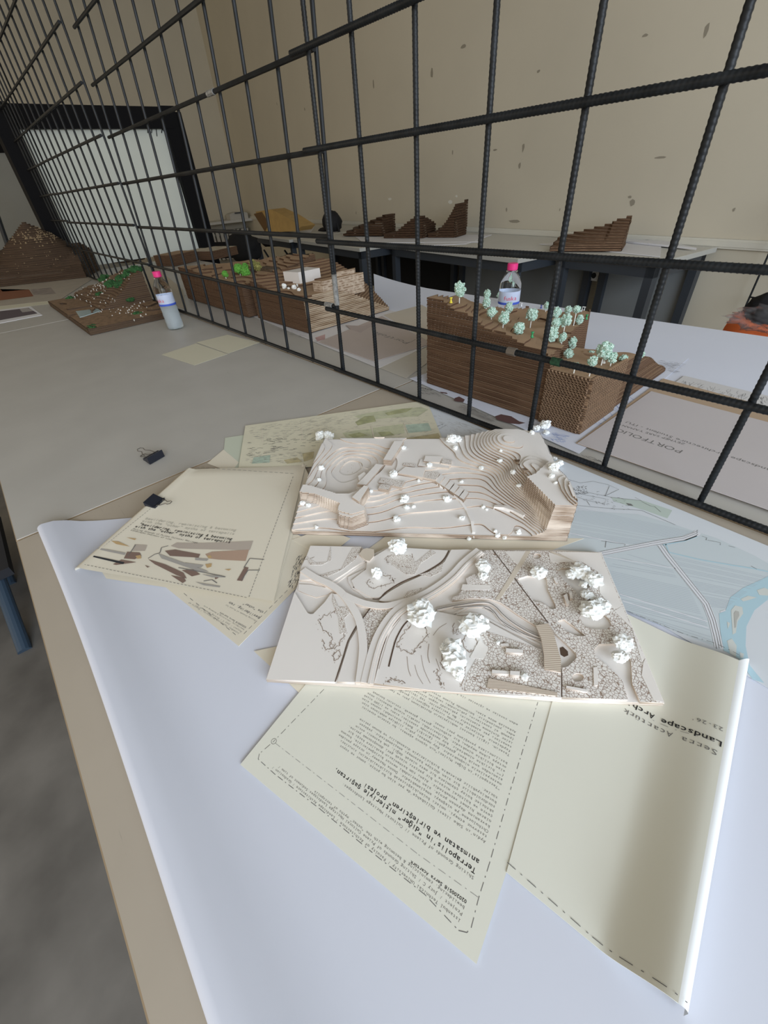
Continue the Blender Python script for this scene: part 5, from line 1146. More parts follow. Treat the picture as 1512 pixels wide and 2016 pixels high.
overlay('slatted_strip', q4([(320, 872), (745, 960), (745, 982), (310, 930)], ZC), fencem, ZC, ZC + .0018)
for pts in (((940, 225), (970, 190), (1100, 190), (1150, 240), (1260, 150), (1290, 175), (1180, 250), (1140, 330), (1080, 330), (1020, 290)), ((460, 335), (620, 290), (670, 190), (700, 140), (760, 140), (720, 220), (620, 300), (520, 345)), ((375, 200), (390, 260), (480, 262), (550, 225), (545, 130), (520, 240), (440, 245)),
            ((1060, 490), (1090, 450), (1190, 425), (1150, 475), (1080, 500)), ((1170, 330), (1240, 310), (1340, 250), (1330, 310), (1250, 345))):
    overlay('shrub_engraving', q3(pts, ZC), fine)
overlay('shrub_engraving', q3([(560, 470), (600, 560), (700, 560), (720, 650), (680, 600), (640, 640), (660, 740), (610, 750), (600, 640), (555, 520)], ZC), fine)
overlay('shrub_engraving', q4([(100, 365), (210, 330), (330, 335), (340, 370), (220, 362), (95, 382)], ZC), fine)
overlay('shrub_engraving', q4([(180, 250), (235, 220), (260, 270), (190, 290)], ZC), fine)
def band(name, pts, w, z0, z1, m_=ply): mb = MB(); mb.ribbon([W(*p, z1) for p in pts], w, z0, z1, 0, 1); return mb.build(name, [m_, plye2], M2)
def c3l(L): return [c3(*p) for p in L]
def c4l(L): return [c4(*p) for p in L]
def smooth(L, k=6):
    out = []; n = len(L)
    for i in range(n - 1):
        p0 = L[max(i - 1, 0)]; p1 = L[i]; p2 = L[i + 1]; p3 = L[min(i + 2, n - 1)]
        for j in range(k):
            t = j / k; out.append(tuple(.5 * ((2 * p1[a]) + (-p0[a] + p2[a]) * t + (2 * p0[a] - 5 * p1[a] + 4 * p2[a] - p3[a]) * t * t + (-p0[a] + 3 * p1[a] - 3 * p2[a] + p3[a]) * t ** 3) for a in (0, 1)))
    out.append(L[-1]); return out
band('road', smooth(c3l([(345, 292), (440, 350), (540, 395), (620, 455), (690, 545), (745, 650), (770, 780), (772, 900), (750, 1090)])), .0095, ZB, ZD - .0005)
band('road', smooth(c3l([(640, 470), (700, 500), (800, 535), (930, 548), (1060, 520), (1180, 475), (1320, 405)])), .009, ZB, ZD - .0004)
wide = smooth(c3l([(800, 1096), (850, 880), (905, 735), (1000, 600), (1120, 520), (1270, 440), (1400, 345), (1500, 240)]) + c4l([(268, 73)]))
band('main_road', wide, .0135, ZB, ZD)
band('road_kerb', [(x + 3.2, y + 1.5) for x, y in wide], .0022, ZD, ZD + .0012)
def groove(name, L, w, m_=burn, z=ZC): mb = MB(); mb.ribbon([W(*p, z) for p in smooth(L)], w, z + .0003); return mb.build(name, m_, M2)
groove('cut_line', c3l([(1382, 158), (1330, 238), (1200, 318), (1050, 382), (940, 450), (890, 498), (840, 502)]), .0016)
groove('cut_line', c3l([(955, 982), (985, 860), (1010, 780), (1060, 690), (1118, 632)]), .0017)
groove('cut_line', c3l([(575, 1090), (630, 920), (668, 800), (728, 690)]), .0012); groove('cut_line', c3l([(740, 1085), (760, 900), (768, 800)]), .0008, engr)
groove('cut_line', c3l([(830, 560), (770, 640)]), .0016)
groove('cut_line', c4l([(345, 70), (480, 245), (690, 525)]), .0012); groove('cut_line', c4l([(775, 985), (775, 835)]), .001)
for k, L in enumerate((c4l([(0, 440), (120, 415), (290, 395), (360, 420), (410, 470), (470, 520), (560, 575), (645, 612)]), c4l([(105, 428), (290, 420), (350, 450), (400, 510), (480, 560), (560, 600), (645, 625)]), c4l([(290, 428), (355, 465), (420, 535), (520, 590), (648, 636)]))):
    band('terrace_lip', smooth(L), .0030, ZB, ZC - .0006 - k * .0008); groove('cut_line', L, .0007, burn, ZC - .0003 - k * .0008)
band('river_bank', smooth(c3l([(1290, 590), (1400, 560), (1512, 560)]) + c4l([(110, 470), (250, 470), (400, 545), (640, 660)])), .003, ZB, ZB + .0012)
groove('engraved_curve', c3l([(1085, 910), (1095, 1000), (1112, 1050)]), .0005, engr); groove('engraved_curve', c3l([(1240, 820), (1232, 900), (1245, 955)]), .0006, engr)
groove('engraved_curve', c3l([(1270, 760), (1310, 710), (1365, 675)]), .0005, engr); groove('engraved_curve', c3l([(1290, 925), (1320, 1010)]), .0005, engr)
groove('engraved_curve', c3l([(1140, 970), (1160, 1040), (1198, 1105)]), .0004, engr); groove('engraved_curve', c3l([(1185, 900), (1205, 1000), (1250, 1100)]), .0004, engr)
groove('engraved_curve', c3l([(885, 1000), (920, 880), (960, 760), (1040, 640)]), .0004, engr)
rnd = random.Random(5)
def squiggle(name, L, n, amp=3, z=ZC):
    P = smooth(L, 5); mb = MB(); pts = []
    for x, y in P: pts.append(W(x + rnd.uniform(-amp, amp), y + rnd.uniform(-amp, amp), z))
    mb.ribbon(pts, .0007, z + .0003)
    for _ in range(n):
        x, y = rnd.choice(P); x += rnd.uniform(-amp, amp) * 2; y += rnd.uniform(-amp, amp) * 2; mb.ribbon([W(x, y, z), W(x + rnd.uniform(-3, 3), y + rnd.uniform(-3, 3), z)], .0005, z + .0003)
    return mb.build(name, engr, M2)
squiggle('shrub_outline', c3l([(1110, 680), (1050, 760), (1020, 850), (1080, 870), (1130, 880), (1180, 820), (1230, 750), (1220, 690), (1250, 640)]), 60)
squiggle('shrub_outline', c3l([(590, 590), (500, 620), (460, 670), (510, 740), (550, 770), (540, 830), (590, 840), (650, 740)]), 50); squiggle('shrub_outline', c3l([(480, 790), (520, 860), (570, 830)]), 12)
squiggle('shrub_outline', c3l([(560, 900), (600, 870), (610, 910), (570, 940), (560, 900)]), 14, 1.5)
squiggle('shrub_outline', c3l([(820, 360), (810, 400), (870, 420), (980, 390), (970, 350), (920, 330)]), 30); squiggle('shrub_outline', c3l([(950, 190), (945, 230), (990, 250), (1100, 245), (1120, 190)]), 30)
squiggle('shrub_outline', c4l([(110, 520), (100, 580), (145, 570), (180, 600), (160, 660), (210, 705), (250, 660), (240, 590)]), 40, 2.5); squiggle('shrub_outline', c4l([(40, 700), (30, 790), (70, 810)]), 20, 2); squiggle('shrub_outline', c4l([(0, 820), (20, 880), (35, 910)]), 30); squiggle('shrub_outline', c4l([(170, 800), (165, 860), (155, 920)]), 16, 2)
squiggle('shrub_outline', c3l([(930, 1090), (980, 1070), (1030, 1080), (1070, 1100)]), 26, 2.5)
squiggle('river_line', c3l([(345, 230), (430, 205)]), 2, .5)
# bridge, small bridge, pond
bp_ = q4([(612, 540), (690, 527), (725, 590), (750, 680), (770, 750), (770, 830), (668, 808), (665, 720), (648, 620)], ZD + .0015)
slab(bp_, [], ZD - .001, ZD + .0015, 'bridge_deck', [deckm, plye2], M2)
slab(q3([(745, 182), (770, 150), (800, 140), (850, 150), (852, 195), (818, 232), (790, 225)], ZD), [], ZC, ZD, 'small_bridge', [tanp, plye2], M2)
slab(q4([(762, 680), (782, 672), (812, 700), (815, 725), (790, 735), (768, 722)], ZB + .0001), [], ZB, ZB + .0003, 'pond_hole', [burn, burn], M2)
def blk(name, L, h, z=ZC, m_=ply): slab(q4(L, z + h), [], z, z + h, name, [m_, plye2], M2)
blk('bench', [(430, 680), (535, 690), (533, 712), (428, 705)], .004); blk('bench', [(395, 652), (445, 650), (445, 668), (400, 670)], .002)
blk('bench', [(342, 815), (450, 822), (452, 842), (342, 836)], .004); blk('bench', [(455, 820), (515, 824), (515, 850), (455, 845)], .006)
blk('bench', [(803, 912), (940, 938), (930, 952), (803, 928)], .0025); blk('bench', [(785, 352), (808, 345), (822, 400), (808, 412)], .004); blk('bench', [(820, 335), (838, 335), (842, 370), (828, 376)], .004)
blk('bench', [(970, 800), (998, 795), (1000, 910), (975, 912)], .001, ZC, palep); blk('bench', [(722, 245), (738, 240), (752, 272), (740, 278)], .002)
for i, (x, y, r, rz_, n_) in enumerate(((1020, 120, 58, 62, 3), (875, 310, 34, 58, 2), (1185, 590, 88, 85, 4))):
    cx, cy = c3(x, y + rz_ * .7); p = W(cx, cy, ZC); s = .2778 / pxm(p); crumple('paper_tree', (p.x, p.y, ZC), r * s * 1.02, rz_ * s * .8, M2, 60 + i, n_, 1)
for i, (x, y, r, rz_, n_) in enumerate(((285, 165, 42, 40, 2), (285, 225, 28, 28, 1), (630, 200, 42, 45, 2), (830, 215, 34, 30, 2), (885, 190, 52, 45, 3), (965, 245, 46, 50, 3), (905, 280, 26, 28, 1), (930, 345, 34, 26, 2), (945, 430, 62, 70, 3), (1020, 400, 42, 34, 2), (1150, 630, 52, 46, 3), (1125, 720, 38, 40, 2),
                                        (210, 520, 72, 80, 4), (95, 660, 62, 70, 3), (105, 735, 66, 70, 4), (128, 815, 40, 50, 2), (378, 640, 14, 18, 1), (540, 850, 26, 26, 1))):
    cx, cy = c4(x, y + rz_ * .75); p = W(cx, cy, ZC); s = .3175 / pxm(p); crumple('paper_tree', (p.x, p.y, ZC if r > 20 else ZC), r * s * 1.02, rz_ * s * .8, M2, 80 + i, n_, 1)
# ================================================================ cardboard models behind the mesh
card = mat('cardboard_top', (.38, .26, .165), .9, noise_amt=.12, nscale=18, spec=.15)
carde2 = layer_mat('cardboard_edge', (.080, .045, .027), (.22, .138, .088), (.12, .070, .042), .0046, .7545, .16, stretch=(9, 9, 70), rough=.95)
flutem = mat('cardboard_flute', (.30, .195, .12), .9, noise_amt=.15, nscale=80)
linerm = mat('cardboard_liner', (.22, .14, .088), .9, noise_amt=.2, nscale=60)
ST = .0046; ZU0 = .7546
fl = tps([(-.357, .09, .958), (-.298, .09, .948), (-.225, .09, .928), (-.157, .09, .911), (-.085, .09, .900), (-.045, .09, .888), (-.03, .09, .884), (-.35, .3, .895), (-.35, .52, .850), (-.2, .52, .856), (-.16, .52, .866), (-.22, .3, .872), (-.12, .3, .874), (-.06, .14, .884), (-.29, .2, .925), (-.2, .2, .896)])
fr = tps([(-.03, .09, .862), (.059, .09, .864), (.059, .25, .853), (.059, .34, .838), (.059, .40, .812), (.059, .52, .757), (-.03, .25, .850), (-.06, .36, .82), (-.12, .45, .785), (-.14, .52, .758), (.0, .45, .79), (-.2, .3, .84)])
def hA(x, y):
    if x < -.029 - (y - .09) * .31:
        n = .004 * math.sin(x * 70 + y * 20) * math.sin(y * 55)
        return fl(x, y) - ZU0 + n
    return min(.112, fr(x, y) - ZU0 + .002 * math.sin(x * 90) * math.sin(y * 60))
MA = thing('cardboard_model', 'tallest brown cardboard terrain model with pale green trees and pins behind the mesh', 'model', (-.15, .3, ZU0), 'brown layered cardboard models')
terrace(hA, -.357, .056, .093, .52, 84, 88, ST, ZU0, None, .0013, 9, .0009).build('cardboard_layers', [card, carde2], MA)
def zA(x, y): return ZU0 + (int(max(.0001, hA(x, y)) // ST) + 1) * ST if -.357 <= x <= .056 and .093 <= y <= .52 else .7515
# open flutes of the corner block
def flutes(name, a, b, out, z0, n, pitch, depth, parent):
    a = Vector(a); b = Vector(b); out = Vector(out); L = (b - a).length; d = (b - a) / L; mf = MB()
    rnd = random.Random(4)
    for k in range(n):
        z = z0 + k * ST; ph = rnd.random() * pitch; rows = []; t = 0; m_ = int(L / pitch * 6)
        off = rnd.uniform(-.0008, .0008) * 1.0
        for i in range(m_ + 1):
            t = i / m_ * L; zz = z + .0008 + (ST - .0012) * (.5 + .5 * math.cos(2 * math.pi * (t + ph) / pitch)); p = a + d * t; p.z = zz
            rows.append([p + out * (.006 + off), p - out * .001])
        mf.quadgrid([[r[0] for r in rows], [r[1] for r in rows]])
        mf.quadgrid([[r[0] + Vector((0, 0, .0006)) for r in rows], [r[1] + Vector((0, 0, .0006)) for r in rows]]); mf.quadgrid([[r[0] for r in rows], [r[0] + Vector((0, 0, .0006)) for r in rows]])
        A = a + out * (.006 + off); B = b + out * (.006 + off); A.z = B.z = z; A0 = a - out * .001; B0 = b - out * .001; A0.z = B0.z = z
        T_ = Vector((0, 0, .0007)); mf.hexa([A0, B0, B, A, A0 + T_, B0 + T_, B + T_, A + T_], 1)
    return mf.build(name, [flutem, linerm], parent)
nA = int(.1075 / ST)
flutes('open_flutes', (-.030, .093, 0), (.056, .093, 0), (0, -1, 0), ZU0, nA + 1, .0075, .006, MA)
flutes('open_flutes', (.056, .090, 0), (.056, .235, 0), (1, 0, 0), ZU0, nA + 1, .0075, .006, MA)
def cA(a, b): return (840 + a * .2249, 540 + b * .2249)
def cB(a, b): return (1040 + a * .1984, 640 + b * .1984)
green = mat('sponge_green', (.45, .58, .47), .95); 
def speckle(m, ca, cb, sc=420., lo=.45, hi=.55):
    nt, b = nodes(m); tc = nt.nodes.new('ShaderNodeTexCoord'); n = nt.nodes.new('ShaderNodeTexVoronoi'); n.inputs['Scale'].default_value = sc; n.feature = 'DISTANCE_TO_EDGE'; nt.links.new(tc.outputs['Object'], n.inputs['Vector'])
    r = nt.nodes.new('ShaderNodeValToRGB'); r.color_ramp.elements[0].position = lo; r.color_ramp.elements[1].position = hi; r.color_ramp.elements[0].color = (*ca, 1); r.color_ramp.elements[1].color = (*cb, 1); nt.links.new(n.outputs[0], r.inputs[0]); nt.links.new(r.outputs[0], b.inputs['Base Color'])
speckle(green, (.16, .33, .24), (.62, .74, .66), 330., .04, .16)
green2 = mat('foam_green', (.10, .28, .07), .95, noise_amt=.5, nscale=300); trunkw = mat('white_trunk', (.72, .72, .68), .7)
def sponge(name, c, rx, rz_, parent, seed, m_=green, lob=6):
    """rounded crown built of many small curled tufts"""
    bm = bmesh.new(); rnd = random.Random(seed)
    r = bmesh.ops.create_icosphere(bm, subdivisions=2, radius=1)
    for v in r['verts']: v.co = Vector((v.co.x * rx * .78, v.co.y * rx * .78, v.co.z * rz_ * .8))
    for k in range(lob * 7):
        u = rnd.uniform(-1, 1); a = rnd.uniform(0, 6.283); q = math.sqrt(1 - u * u); o = Vector((q * math.cos(a) * rx * .72, q * math.sin(a) * rx * .72, u * rz_ * .76)); s = rnd.uniform(.26, .38)
        r = bmesh.ops.create_icosphere(bm, subdivisions=1, radius=1); ax = Vector((rnd.gauss(0, 1), rnd.gauss(0, 1), rnd.gauss(0, 1))).normalized(); R_ = Matrix.Rotation(rnd.uniform(0, 3), 3, ax)
        for v in r['verts']: v.co = o + R_ @ Vector((v.co.x * rx * s * 1.3, v.co.y * rx * s * .8, v.co.z * rx * s * .8))
    me = bpy.data.meshes.new(name); bm.to_mesh(me); bm.free(); me.materials.append(m_); o = bpy.data.objects.new(name, me); COL.objects.link(o); o.location = c
    attach(o, parent); return o
def tree(conv, cx, cy, w, h, bx, by, zf, parent, seed, m_=green, sc=.2249, trunk=True, tr=.0011):
    b = hit(*conv(bx, by), zf, .3, 2.5, 1200); d = ray(*conv(cx, cy)); t = ((Vector((b.x, b.y)) - Vector(CAM[:2])).length) / Vector((d.x, d.y)).length; c = CAM + d * t
    s = sc / pxm(c); zc = c.z
    o = sponge('tree_crown', (b.x, b.y, zc), w * s / 2 * 1.12, h * s / 2 * 1.08, parent, seed, m_)
    mb = MB(); mb.tube([(b.x, b.y, b.z - .002), (b.x, b.y, zc)], tr, 6); mb.build('tree_trunk', trunkw, o)
    return o
TA = ((287, 130, 95, 130, 285, 255), (532, 175, 62, 85, 522, 300), (528, 250, 66, 90, 520, 305), (570, 330, 84, 75, 566, 395), (650, 185, 60, 70, 643, 245), (738, 215, 72, 90, 720, 300), (728, 290, 68, 90, 715, 350), (688, 378, 88, 118, 666, 470), (925, 350, 95, 105, 905, 470), (800, 475, 92, 100, 802, 522),
      (1122, 335, 88, 92, 1110, 440), (1132, 430, 82, 96, 1120, 500), (1085, 528, 98, 130, 1085, 602), (1045, 275, 40, 70, 1040, 330), (1225, 312, 58, 60, 1225, 380), (1292, 305, 62, 60, 1285, 450), (1225, 400, 94, 118, 1200, 500), (1336, 395, 62, 80, 1330, 440), (1190, 550, 62, 90, 1180, 605), (1282, 600, 74, 100, 1265, 660), (1242, 692, 76, 78, 1236, 735))
for i, a in enumerate(TA): tree(cA, *a, zA, MA, 200 + i)
for i, a in enumerate(((768, 250, 142, 165, 722, 400), (836, 320, 92, 110, 812, 408), (686, 362, 88, 100, 604, 508), (445, 400, 80, 50, 450, 478), (940, 330, 82, 58, 938, 355), (1120, 290, 50, 60, 1115, 330), (625, 275, 60, 34, 625, 290))): tree(cB, *a, zA, MA, 240 + i, green, .1984)
for i, (x, y) in enumerate(((525, 440), (745, 378))):
    p = hit(*cB(x, y), zA, .3, 2.5, 1200); mb = MB(); mb.lathe([(.0001, .009), (.003, .008), (.002, .004), (.004, .001), (.004, 0)], p, 12); mb.build('model_stool', trunkw, MA)
p = hit(*cA(1350, 330), zA, .3, 2.5, 1200); mb = MB(); 
for dx in (0, .012): mb.bar(p + Vector((dx, 0, 0)), p + Vector((dx * .6 + .004, 0, .018)), .0015)
mb.bar(p + Vector((-.008, 0, .005)), p + Vector((.012, 0, .009)), .004, .0015); mb.bar(p + Vector((.002, 0, .018)), p + Vector((.014, 0, .018)), .002); mb.build('model_pavilion', trunkw, MA)
p = hit(*cB(640, 300), zA, .3, 2.5, 1200); mb = MB(); mb.box(p.x - .02, p.x + .012, p.y - .012, p.y + .012, p.z, p.z + .005); mb.build('loose_chip', [card], MA)
p = hit(*cB(235, 225), zA, .3, 2.5, 1200); mb = MB(); mb.prism([(p.x - .02, p.y - .014), (p.x + .024, p.y - .006), (p.x + .018, p.y + .016), (p.x - .012, p.y + .008)], p.z, p.z + .0046, 0, 1); mb.build('contour_offcut', [card, carde2], MA)
for (x, y, nm, col, extra) in ((212, 255, 'yellow', (.75, .62, .05), 'at the left end of'), (440, 235, 'blue', (.03, .05, .35), 'behind the first mesh bar on'), (775, 295, 'red', (.65, .08, .03), 'below the far bottle on'), (1000, 300, 'dark blue', (.03, .04, .22), 'near the back edge of'), (920, 558, 'green', (.03, .28, .10), 'near the front edge of'), (1395, 398, 'green', (.03, .30, .12), 'at the back right tip of'), (828, 282, 'white', (.75, .75, .75), 'right of the red pin on')):
    p = hit(*cA(x, y), zA, .3, 2.5, 1200); t = thing('push_pin', '%s push pin %s the tallest cardboard model' % (nm, extra), 'pin', tuple(p), 'push pins on the tallest cardboard model')
    k = .0125; mb = MB(); mb.lathe([(.0001, k), (.0033, k), (.0033, k - .0018), (.0017, k - .003), (.0022, .004), (.0038, .0028), (.0038, .0012), (.0001, .001)], p, 14); mb.build('pin_head', mat('pin_' + nm.replace(' ', '_') + ('' if nm != 'green' else ''), col, .35, spec=.6), t, True)
    mb = MB(); mb.tube([p + Vector((0, 0, -.003)), p + Vector((0, 0, .0012))], .0006, 6); mb.build('pin_point', wirem, t)
# middle model (two side by side)
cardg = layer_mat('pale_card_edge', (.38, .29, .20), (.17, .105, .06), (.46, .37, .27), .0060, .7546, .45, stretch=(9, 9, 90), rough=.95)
fB = tps([(-1.395, .16, .892), (-1.33, .16, .886), (-1.25, .16, .872), (-1.15, .16, .866), (-1.012, .16, .866), (-1.39, .4, .91), (-1.39, .55, .915), (-1.25, .35, .89), (-1.15, .35, .872), (-1.012, .30, .868), (-1.012, .36, .850), (-1.012, .45, .81), (-1.012, .55, .765), (-1.2, .55, .86), (-1.08, .45, .85)])
MBB = thing('cardboard_model', 'middle cardboard model with white paper trees and a white paper block', 'model', (-1.2, .35, .7546), 'brown layered cardboard models')
mbb_ = terrace(lambda x, y: fB(x, y) - .7546, -1.395, -1.012, .163, .56, 48, 50, .0060, .7546, None, .001, 12, .0008)
for i, f in enumerate(mbb_.f):                    # right flank takes the paler edge material
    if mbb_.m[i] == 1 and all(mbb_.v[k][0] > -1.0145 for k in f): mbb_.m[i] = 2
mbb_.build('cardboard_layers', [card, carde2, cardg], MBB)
def zB(x, y): return fB(x, y) if -1.395 <= x <= -1.012 and .163 <= y <= .56 else .7515
def cC(a, b): return (490 + a * .205, 500 + b * .205)
corr = layer_mat('wavy_card_edge', (.40, .31, .23), (.20, .13, .08), (.48, .39, .30), .008, .75, .3, stretch=(60, 60, 120))
A = hit(*cC(625, 360), zB, .6, 3, 1500); Bq = WY(*cC(955, 325), .33)
mb = MB(); P = [(A.x, A.y), (-1.016, A.y + .01), (-1.016, A.y + .20), (A.x + .01, A.y + .17)]; mb.prism(P, A.z - .03, WY(*cC(625, 260), A.y).z, 0, 1); mb.build('corrugated_block', [card, corr], MBB)
mb = MB(); P = [(A.x + .02, A.y + .09), (-1.05, A.y + .12), (-1.05, A.y + .19), (A.x + .03, A.y + .17)]; zt_ = WY(*cC(625, 260), A.y).z; mb.prism(P, zt_, zt_ + .014, 0, 1); mb.build('corrugated_block', [card, corr], MBB)
a = hit(*cC(345, 265), zB, .6, 3, 1500); s = .205 / pxm(a)
mb = MB(); P = [(a.x, a.y), (a.x + 165 * s * 1.15, a.y + .02), (a.x + 165 * s * 1.15, a.y + .12), (a.x + .0, a.y + .11)]; mb.prism(P, a.z - .005, a.z + 70 * s * 1.2, 0, 0); mb.build('white_paper_block', mat('striped_white', (.66, .63, .60), .8), MBB)
for i, (x, y, r) in enumerate(((345, 310, 26), (385, 330, 16), (440, 320, 26), (485, 345, 20), (465, 300, 14), (565, 208, 13), (613, 230, 12))):
    p = hit(*cC(x, y + r), zB, .6, 3, 1500); s = .205 / pxm(p); crumple('paper_tree', tuple(p), r * s * .8, r * s * .9, MBB, 120 + i, 1)
fC = tps([(-2.117, .14, .894), (-1.9, .14, .888), (-1.7, .14, .876), (-1.5, .14, .870), (-1.44, .14, .868), (-2.117, .5, .87), (-1.44, .5, .93), (-1.7, .45, .905), (-1.44, .3, .888), (-1.75, .3, .878)])
MC = thing('cardboard_model', 'left cardboard block model with bright green trees, beside the middle one', 'model', (-1.8, .3, .7546), 'brown layered cardboard models')
terrace(lambda x, y: fC(x, y) - .7546 + .003 * math.sin(x * 30) * math.sin(y * 40), -2.117, -1.44, .142, .52, 60, 36, .0065, .7546, None, .001, 13, .0008).build('cardboard_layers', [card, carde2], MC)
def zC(x, y): return fC(x, y) if -2.117 <= x <= -1.44 and .142 <= y <= .52 else .7515
def cD(a, b): return (330 + a * .16534, 480 + b * .16534)
green3 = mat('bright_foam_green', (.13, .38, .06), .95, noise_amt=.4, nscale=120); olv = mat('olive_foam', (.26, .25, .08), .95, noise_amt=.5, nscale=120)
for i, (a, m_) in enumerate((((690, 360, 70, 70, 700, 425), green3), ((860, 295, 120, 90, 870, 385), green3), ((940, 330, 100, 110, 940, 390), green3), ((945, 275, 80, 80, 940, 350), green3), ((1040, 250, 90, 110, 1040, 330), olv), ((1100, 270, 90, 90, 1090, 330), olv), ((1215, 250, 90, 90, 1210, 300), green3), ((1275, 240, 80, 80, 1270, 300), green3))):
    tree(cD, *a, zC if a[0] < 1150 else zB, MC if a[0] < 1150 else MBB, 300 + i, m_, .16534, tr=.002)
for x0, x1, y0, y1, h in ((-1.62, -1.50, .32, .37, .012), (-1.72, -1.66, .28, .33, .01)):
    mb = MB(); z = fC((x0 + x1) / 2, y0); mb.box(x0, x1, y0, y1, z - .01, z + h); mb.build('perforated_wall', mat('perforated_card', (.12, .085, .055), .9, noise_amt=.6, nscale=160), MC)
# ---------------- green dotted model on the grey table
cE = lambda a, b: (a * .1984, 420 + b * .1984)
darkc = mat('model_dark_brown', (.24, .155, .09), .9, noise_amt=.35, nscale=45)
edgeD = layer_mat('dark_brown_edge', (.07, .045, .03), (.15, .10, .065), (.10, .065, .04), .008, .7512, .2, stretch=(8, 8, 80))
DX0, DX1, DY0, DY1 = -2.72, -1.79, -.40, -.03
fD = tps([(-2.13, -.03, .905), (-2.13, -.12, .855), (-2.15, -.20, .800), (-2.5, -.04, .872), (-2.72, -.04, .835), (-2.72, -.20, .80), (-2.72, -.38, .772), (-2.5, -.25, .795), (-2.3, -.28, .778), (-2.3, -.12, .85), (-2.3, -.03, .895), (-2.13, -.38, .77)])
def hD(x, y):
    n = .006 * noise.noise(Vector((x * 14, y * 18, 0)))
    low = .020 + n + .006 * noise.noise(Vector((x * 5, y * 6, 3)))
    if x > -2.13: return max(.010, low)
    return max(.010, (fD(x, y) - .7512) + n * 1.5 if y > -.27 else low)
MD = thing('dotted_model', 'low brown card model dotted with tiny white trees on the grey table', 'model', (-2.2, -.2, .7512))
terrace(hD, DX0, DX1, DY0, DY1, 84, 40, .008, .7512, None, .002, 21, .001).build('card_layers', [darkc, edgeD], MD)
def zD(x, y): return .7512 + hD(x, y) if DX0 <= x <= DX1 and DY0 <= y <= DY1 else .7505
mb = MB(); rnd = random.Random(8)
def specks(name, n, zf, boxpx, conv, r, parent, seed, m_, tall=1.6):
    rnd = random.Random(seed); mb = MB()
    for _ in range(n):
        x = rnd.gauss((boxpx[0] + boxpx[2]) / 2, (boxpx[2] - boxpx[0]) / 4); y = rnd.gauss((boxpx[1] + boxpx[3]) / 2, (boxpx[3] - boxpx[1]) / 4); p = hit(*conv(x, y), zf, 1.0, 7, 500)
        if p.z < .756: continue
        s = r / pxm(p) * rnd.uniform(.6, 1.3); mb.lathe([(.0001, s * tall * 2), (s * .8, s * tall * 1.5), (s, s * tall), (s * .5, s * .3), (s * .3, -.002)], p, 5)
    if not mb.f: return None
    o = mb.build(name, m_, parent); o['kind'] = 'stuff'; return o
dotm = mat('dot_white', (.62, .60, .54), .8)
specks('tiny_white_trees', 80, zD, (960, 860, 1560, 1040), cE, 1.15, MD, 1, dotm); specks('tiny_white_trees', 80, zD, (900, 640, 1090, 780), cE, 1.1, MD, 2, dotm); specks('tiny_white_trees', 60, zD, (700, 760, 1200, 940), cE, 1.0, MD, 3, dotm); specks('tiny_white_trees', 50, zD, (1060, 540, 1420, 660), cE, 1.0, MD, 4, dotm)
fo = mat('dark_foam_green', (.035, .11, .035), .95, noise_amt=.5, nscale=90)
for i, (x, y, w, h) in enumerate(((640, 800, 130, 70), (1110, 700, 130, 110), (1190, 690, 120, 90), (1060, 650, 160, 70), (1210, 640, 130, 60), (1280, 590, 140, 70), (1345, 550, 130, 70), (990, 800, 90, 60), (920, 1130, 130, 50), (700, 840, 90, 30), (1290, 850, 90, 24), (1370, 1000, 110, 30))):
    p = hit(*cE(x, y + h * .2), zD, 1, 7, 600); s = .1984 / pxm(p)
    if p.z > .756: sponge('foam_hedge', tuple(p), w * s / 2, h * s / 2, MD, 400 + i, fo, 4)
P = [hit(*cE(*q), zD, 1, 7, 600) for q in ((750, 970), (970, 945), (1000, 965), (830, 1020), (790, 1030))]; zz = max(p.z for p in P) + .001; P = [W(*cE(*q), zz) for q in ((750, 970), (970, 945), (1000, 965), (830, 1020), (790, 1030))]
mb = MB(); mb.prism([(p.x, p.y) for p in P], zz - .004, zz); mb.build('pond_sheet', mat('pond_blue', (.42, .52, .52), .25), MD)
# ---------------- big mound model at the far left
edgeE = layer_mat('mound_edge', (.055, .036, .024), (.12, .078, .048), (.08, .052, .034), .012, .752, .2, stretch=(6, 6, 60)); mound = mat('mound_brown', (.095, .062, .038), .95, noise_amt=.5, nscale=22)
a = W(181, 545, .752); b = W(0, 565, .752); e = Vector((b.x - a.x, b.y - a.y, 0)).normalized(); g = Vector((e.y, -e.x, 0)); g = g if g.x < 0 else -g
pk = W(80, 445, .752)
def hE(u, v):                                     # u along the front edge from the right end, v away from the camera
    base = .075 - .0 * u + .03 * min(1, v / .15)
    d = math.hypot((u - .36) / .30, (v - .27) / .27); hill = .24 * max(0, 1 - d) ** .8
    roof = .10 * max(0, min(1, v / .45))
    return max(.02, base + max(hill, roof * (1 if u > .1 else u * 10))) + .008 * noise.noise(Vector((u * 12, v * 12, 0)))
TE = lambda x, y, z: tuple(Vector((a.x, a.y, 0)) + e * x + g * y + Vector((0, 0, z)))
ME = thing('mound_model', 'big dark brown layered mound model at the far left end of the tables', 'model', (a.x + g.x * .3, a.y - .3, .752))
terrace(hE, .035, .95, 0, .38, 60, 30, .012, .752, TE, .003, 31, .0015).build('card_layers', [mound, edgeE], ME)
def zE(x, y):
    d = Vector((x - a.x, y - a.y, 0)); u = d.dot(e); v = d.dot(g)
    return .752 + hE(u, v) if .035 <= u <= .95 and 0 <= v <= .38 else .75
straw = mat('straw_speck', (.30, .22, .13), .9)
specks('straw_tufts', 420, zE, (120, 130, 640, 330), cE, 1.4, ME, 7, straw, 1.2); specks('pale_specks', 260, zE, (20, 340, 780, 600), cE, 1.0, ME, 8, straw, 1.0)
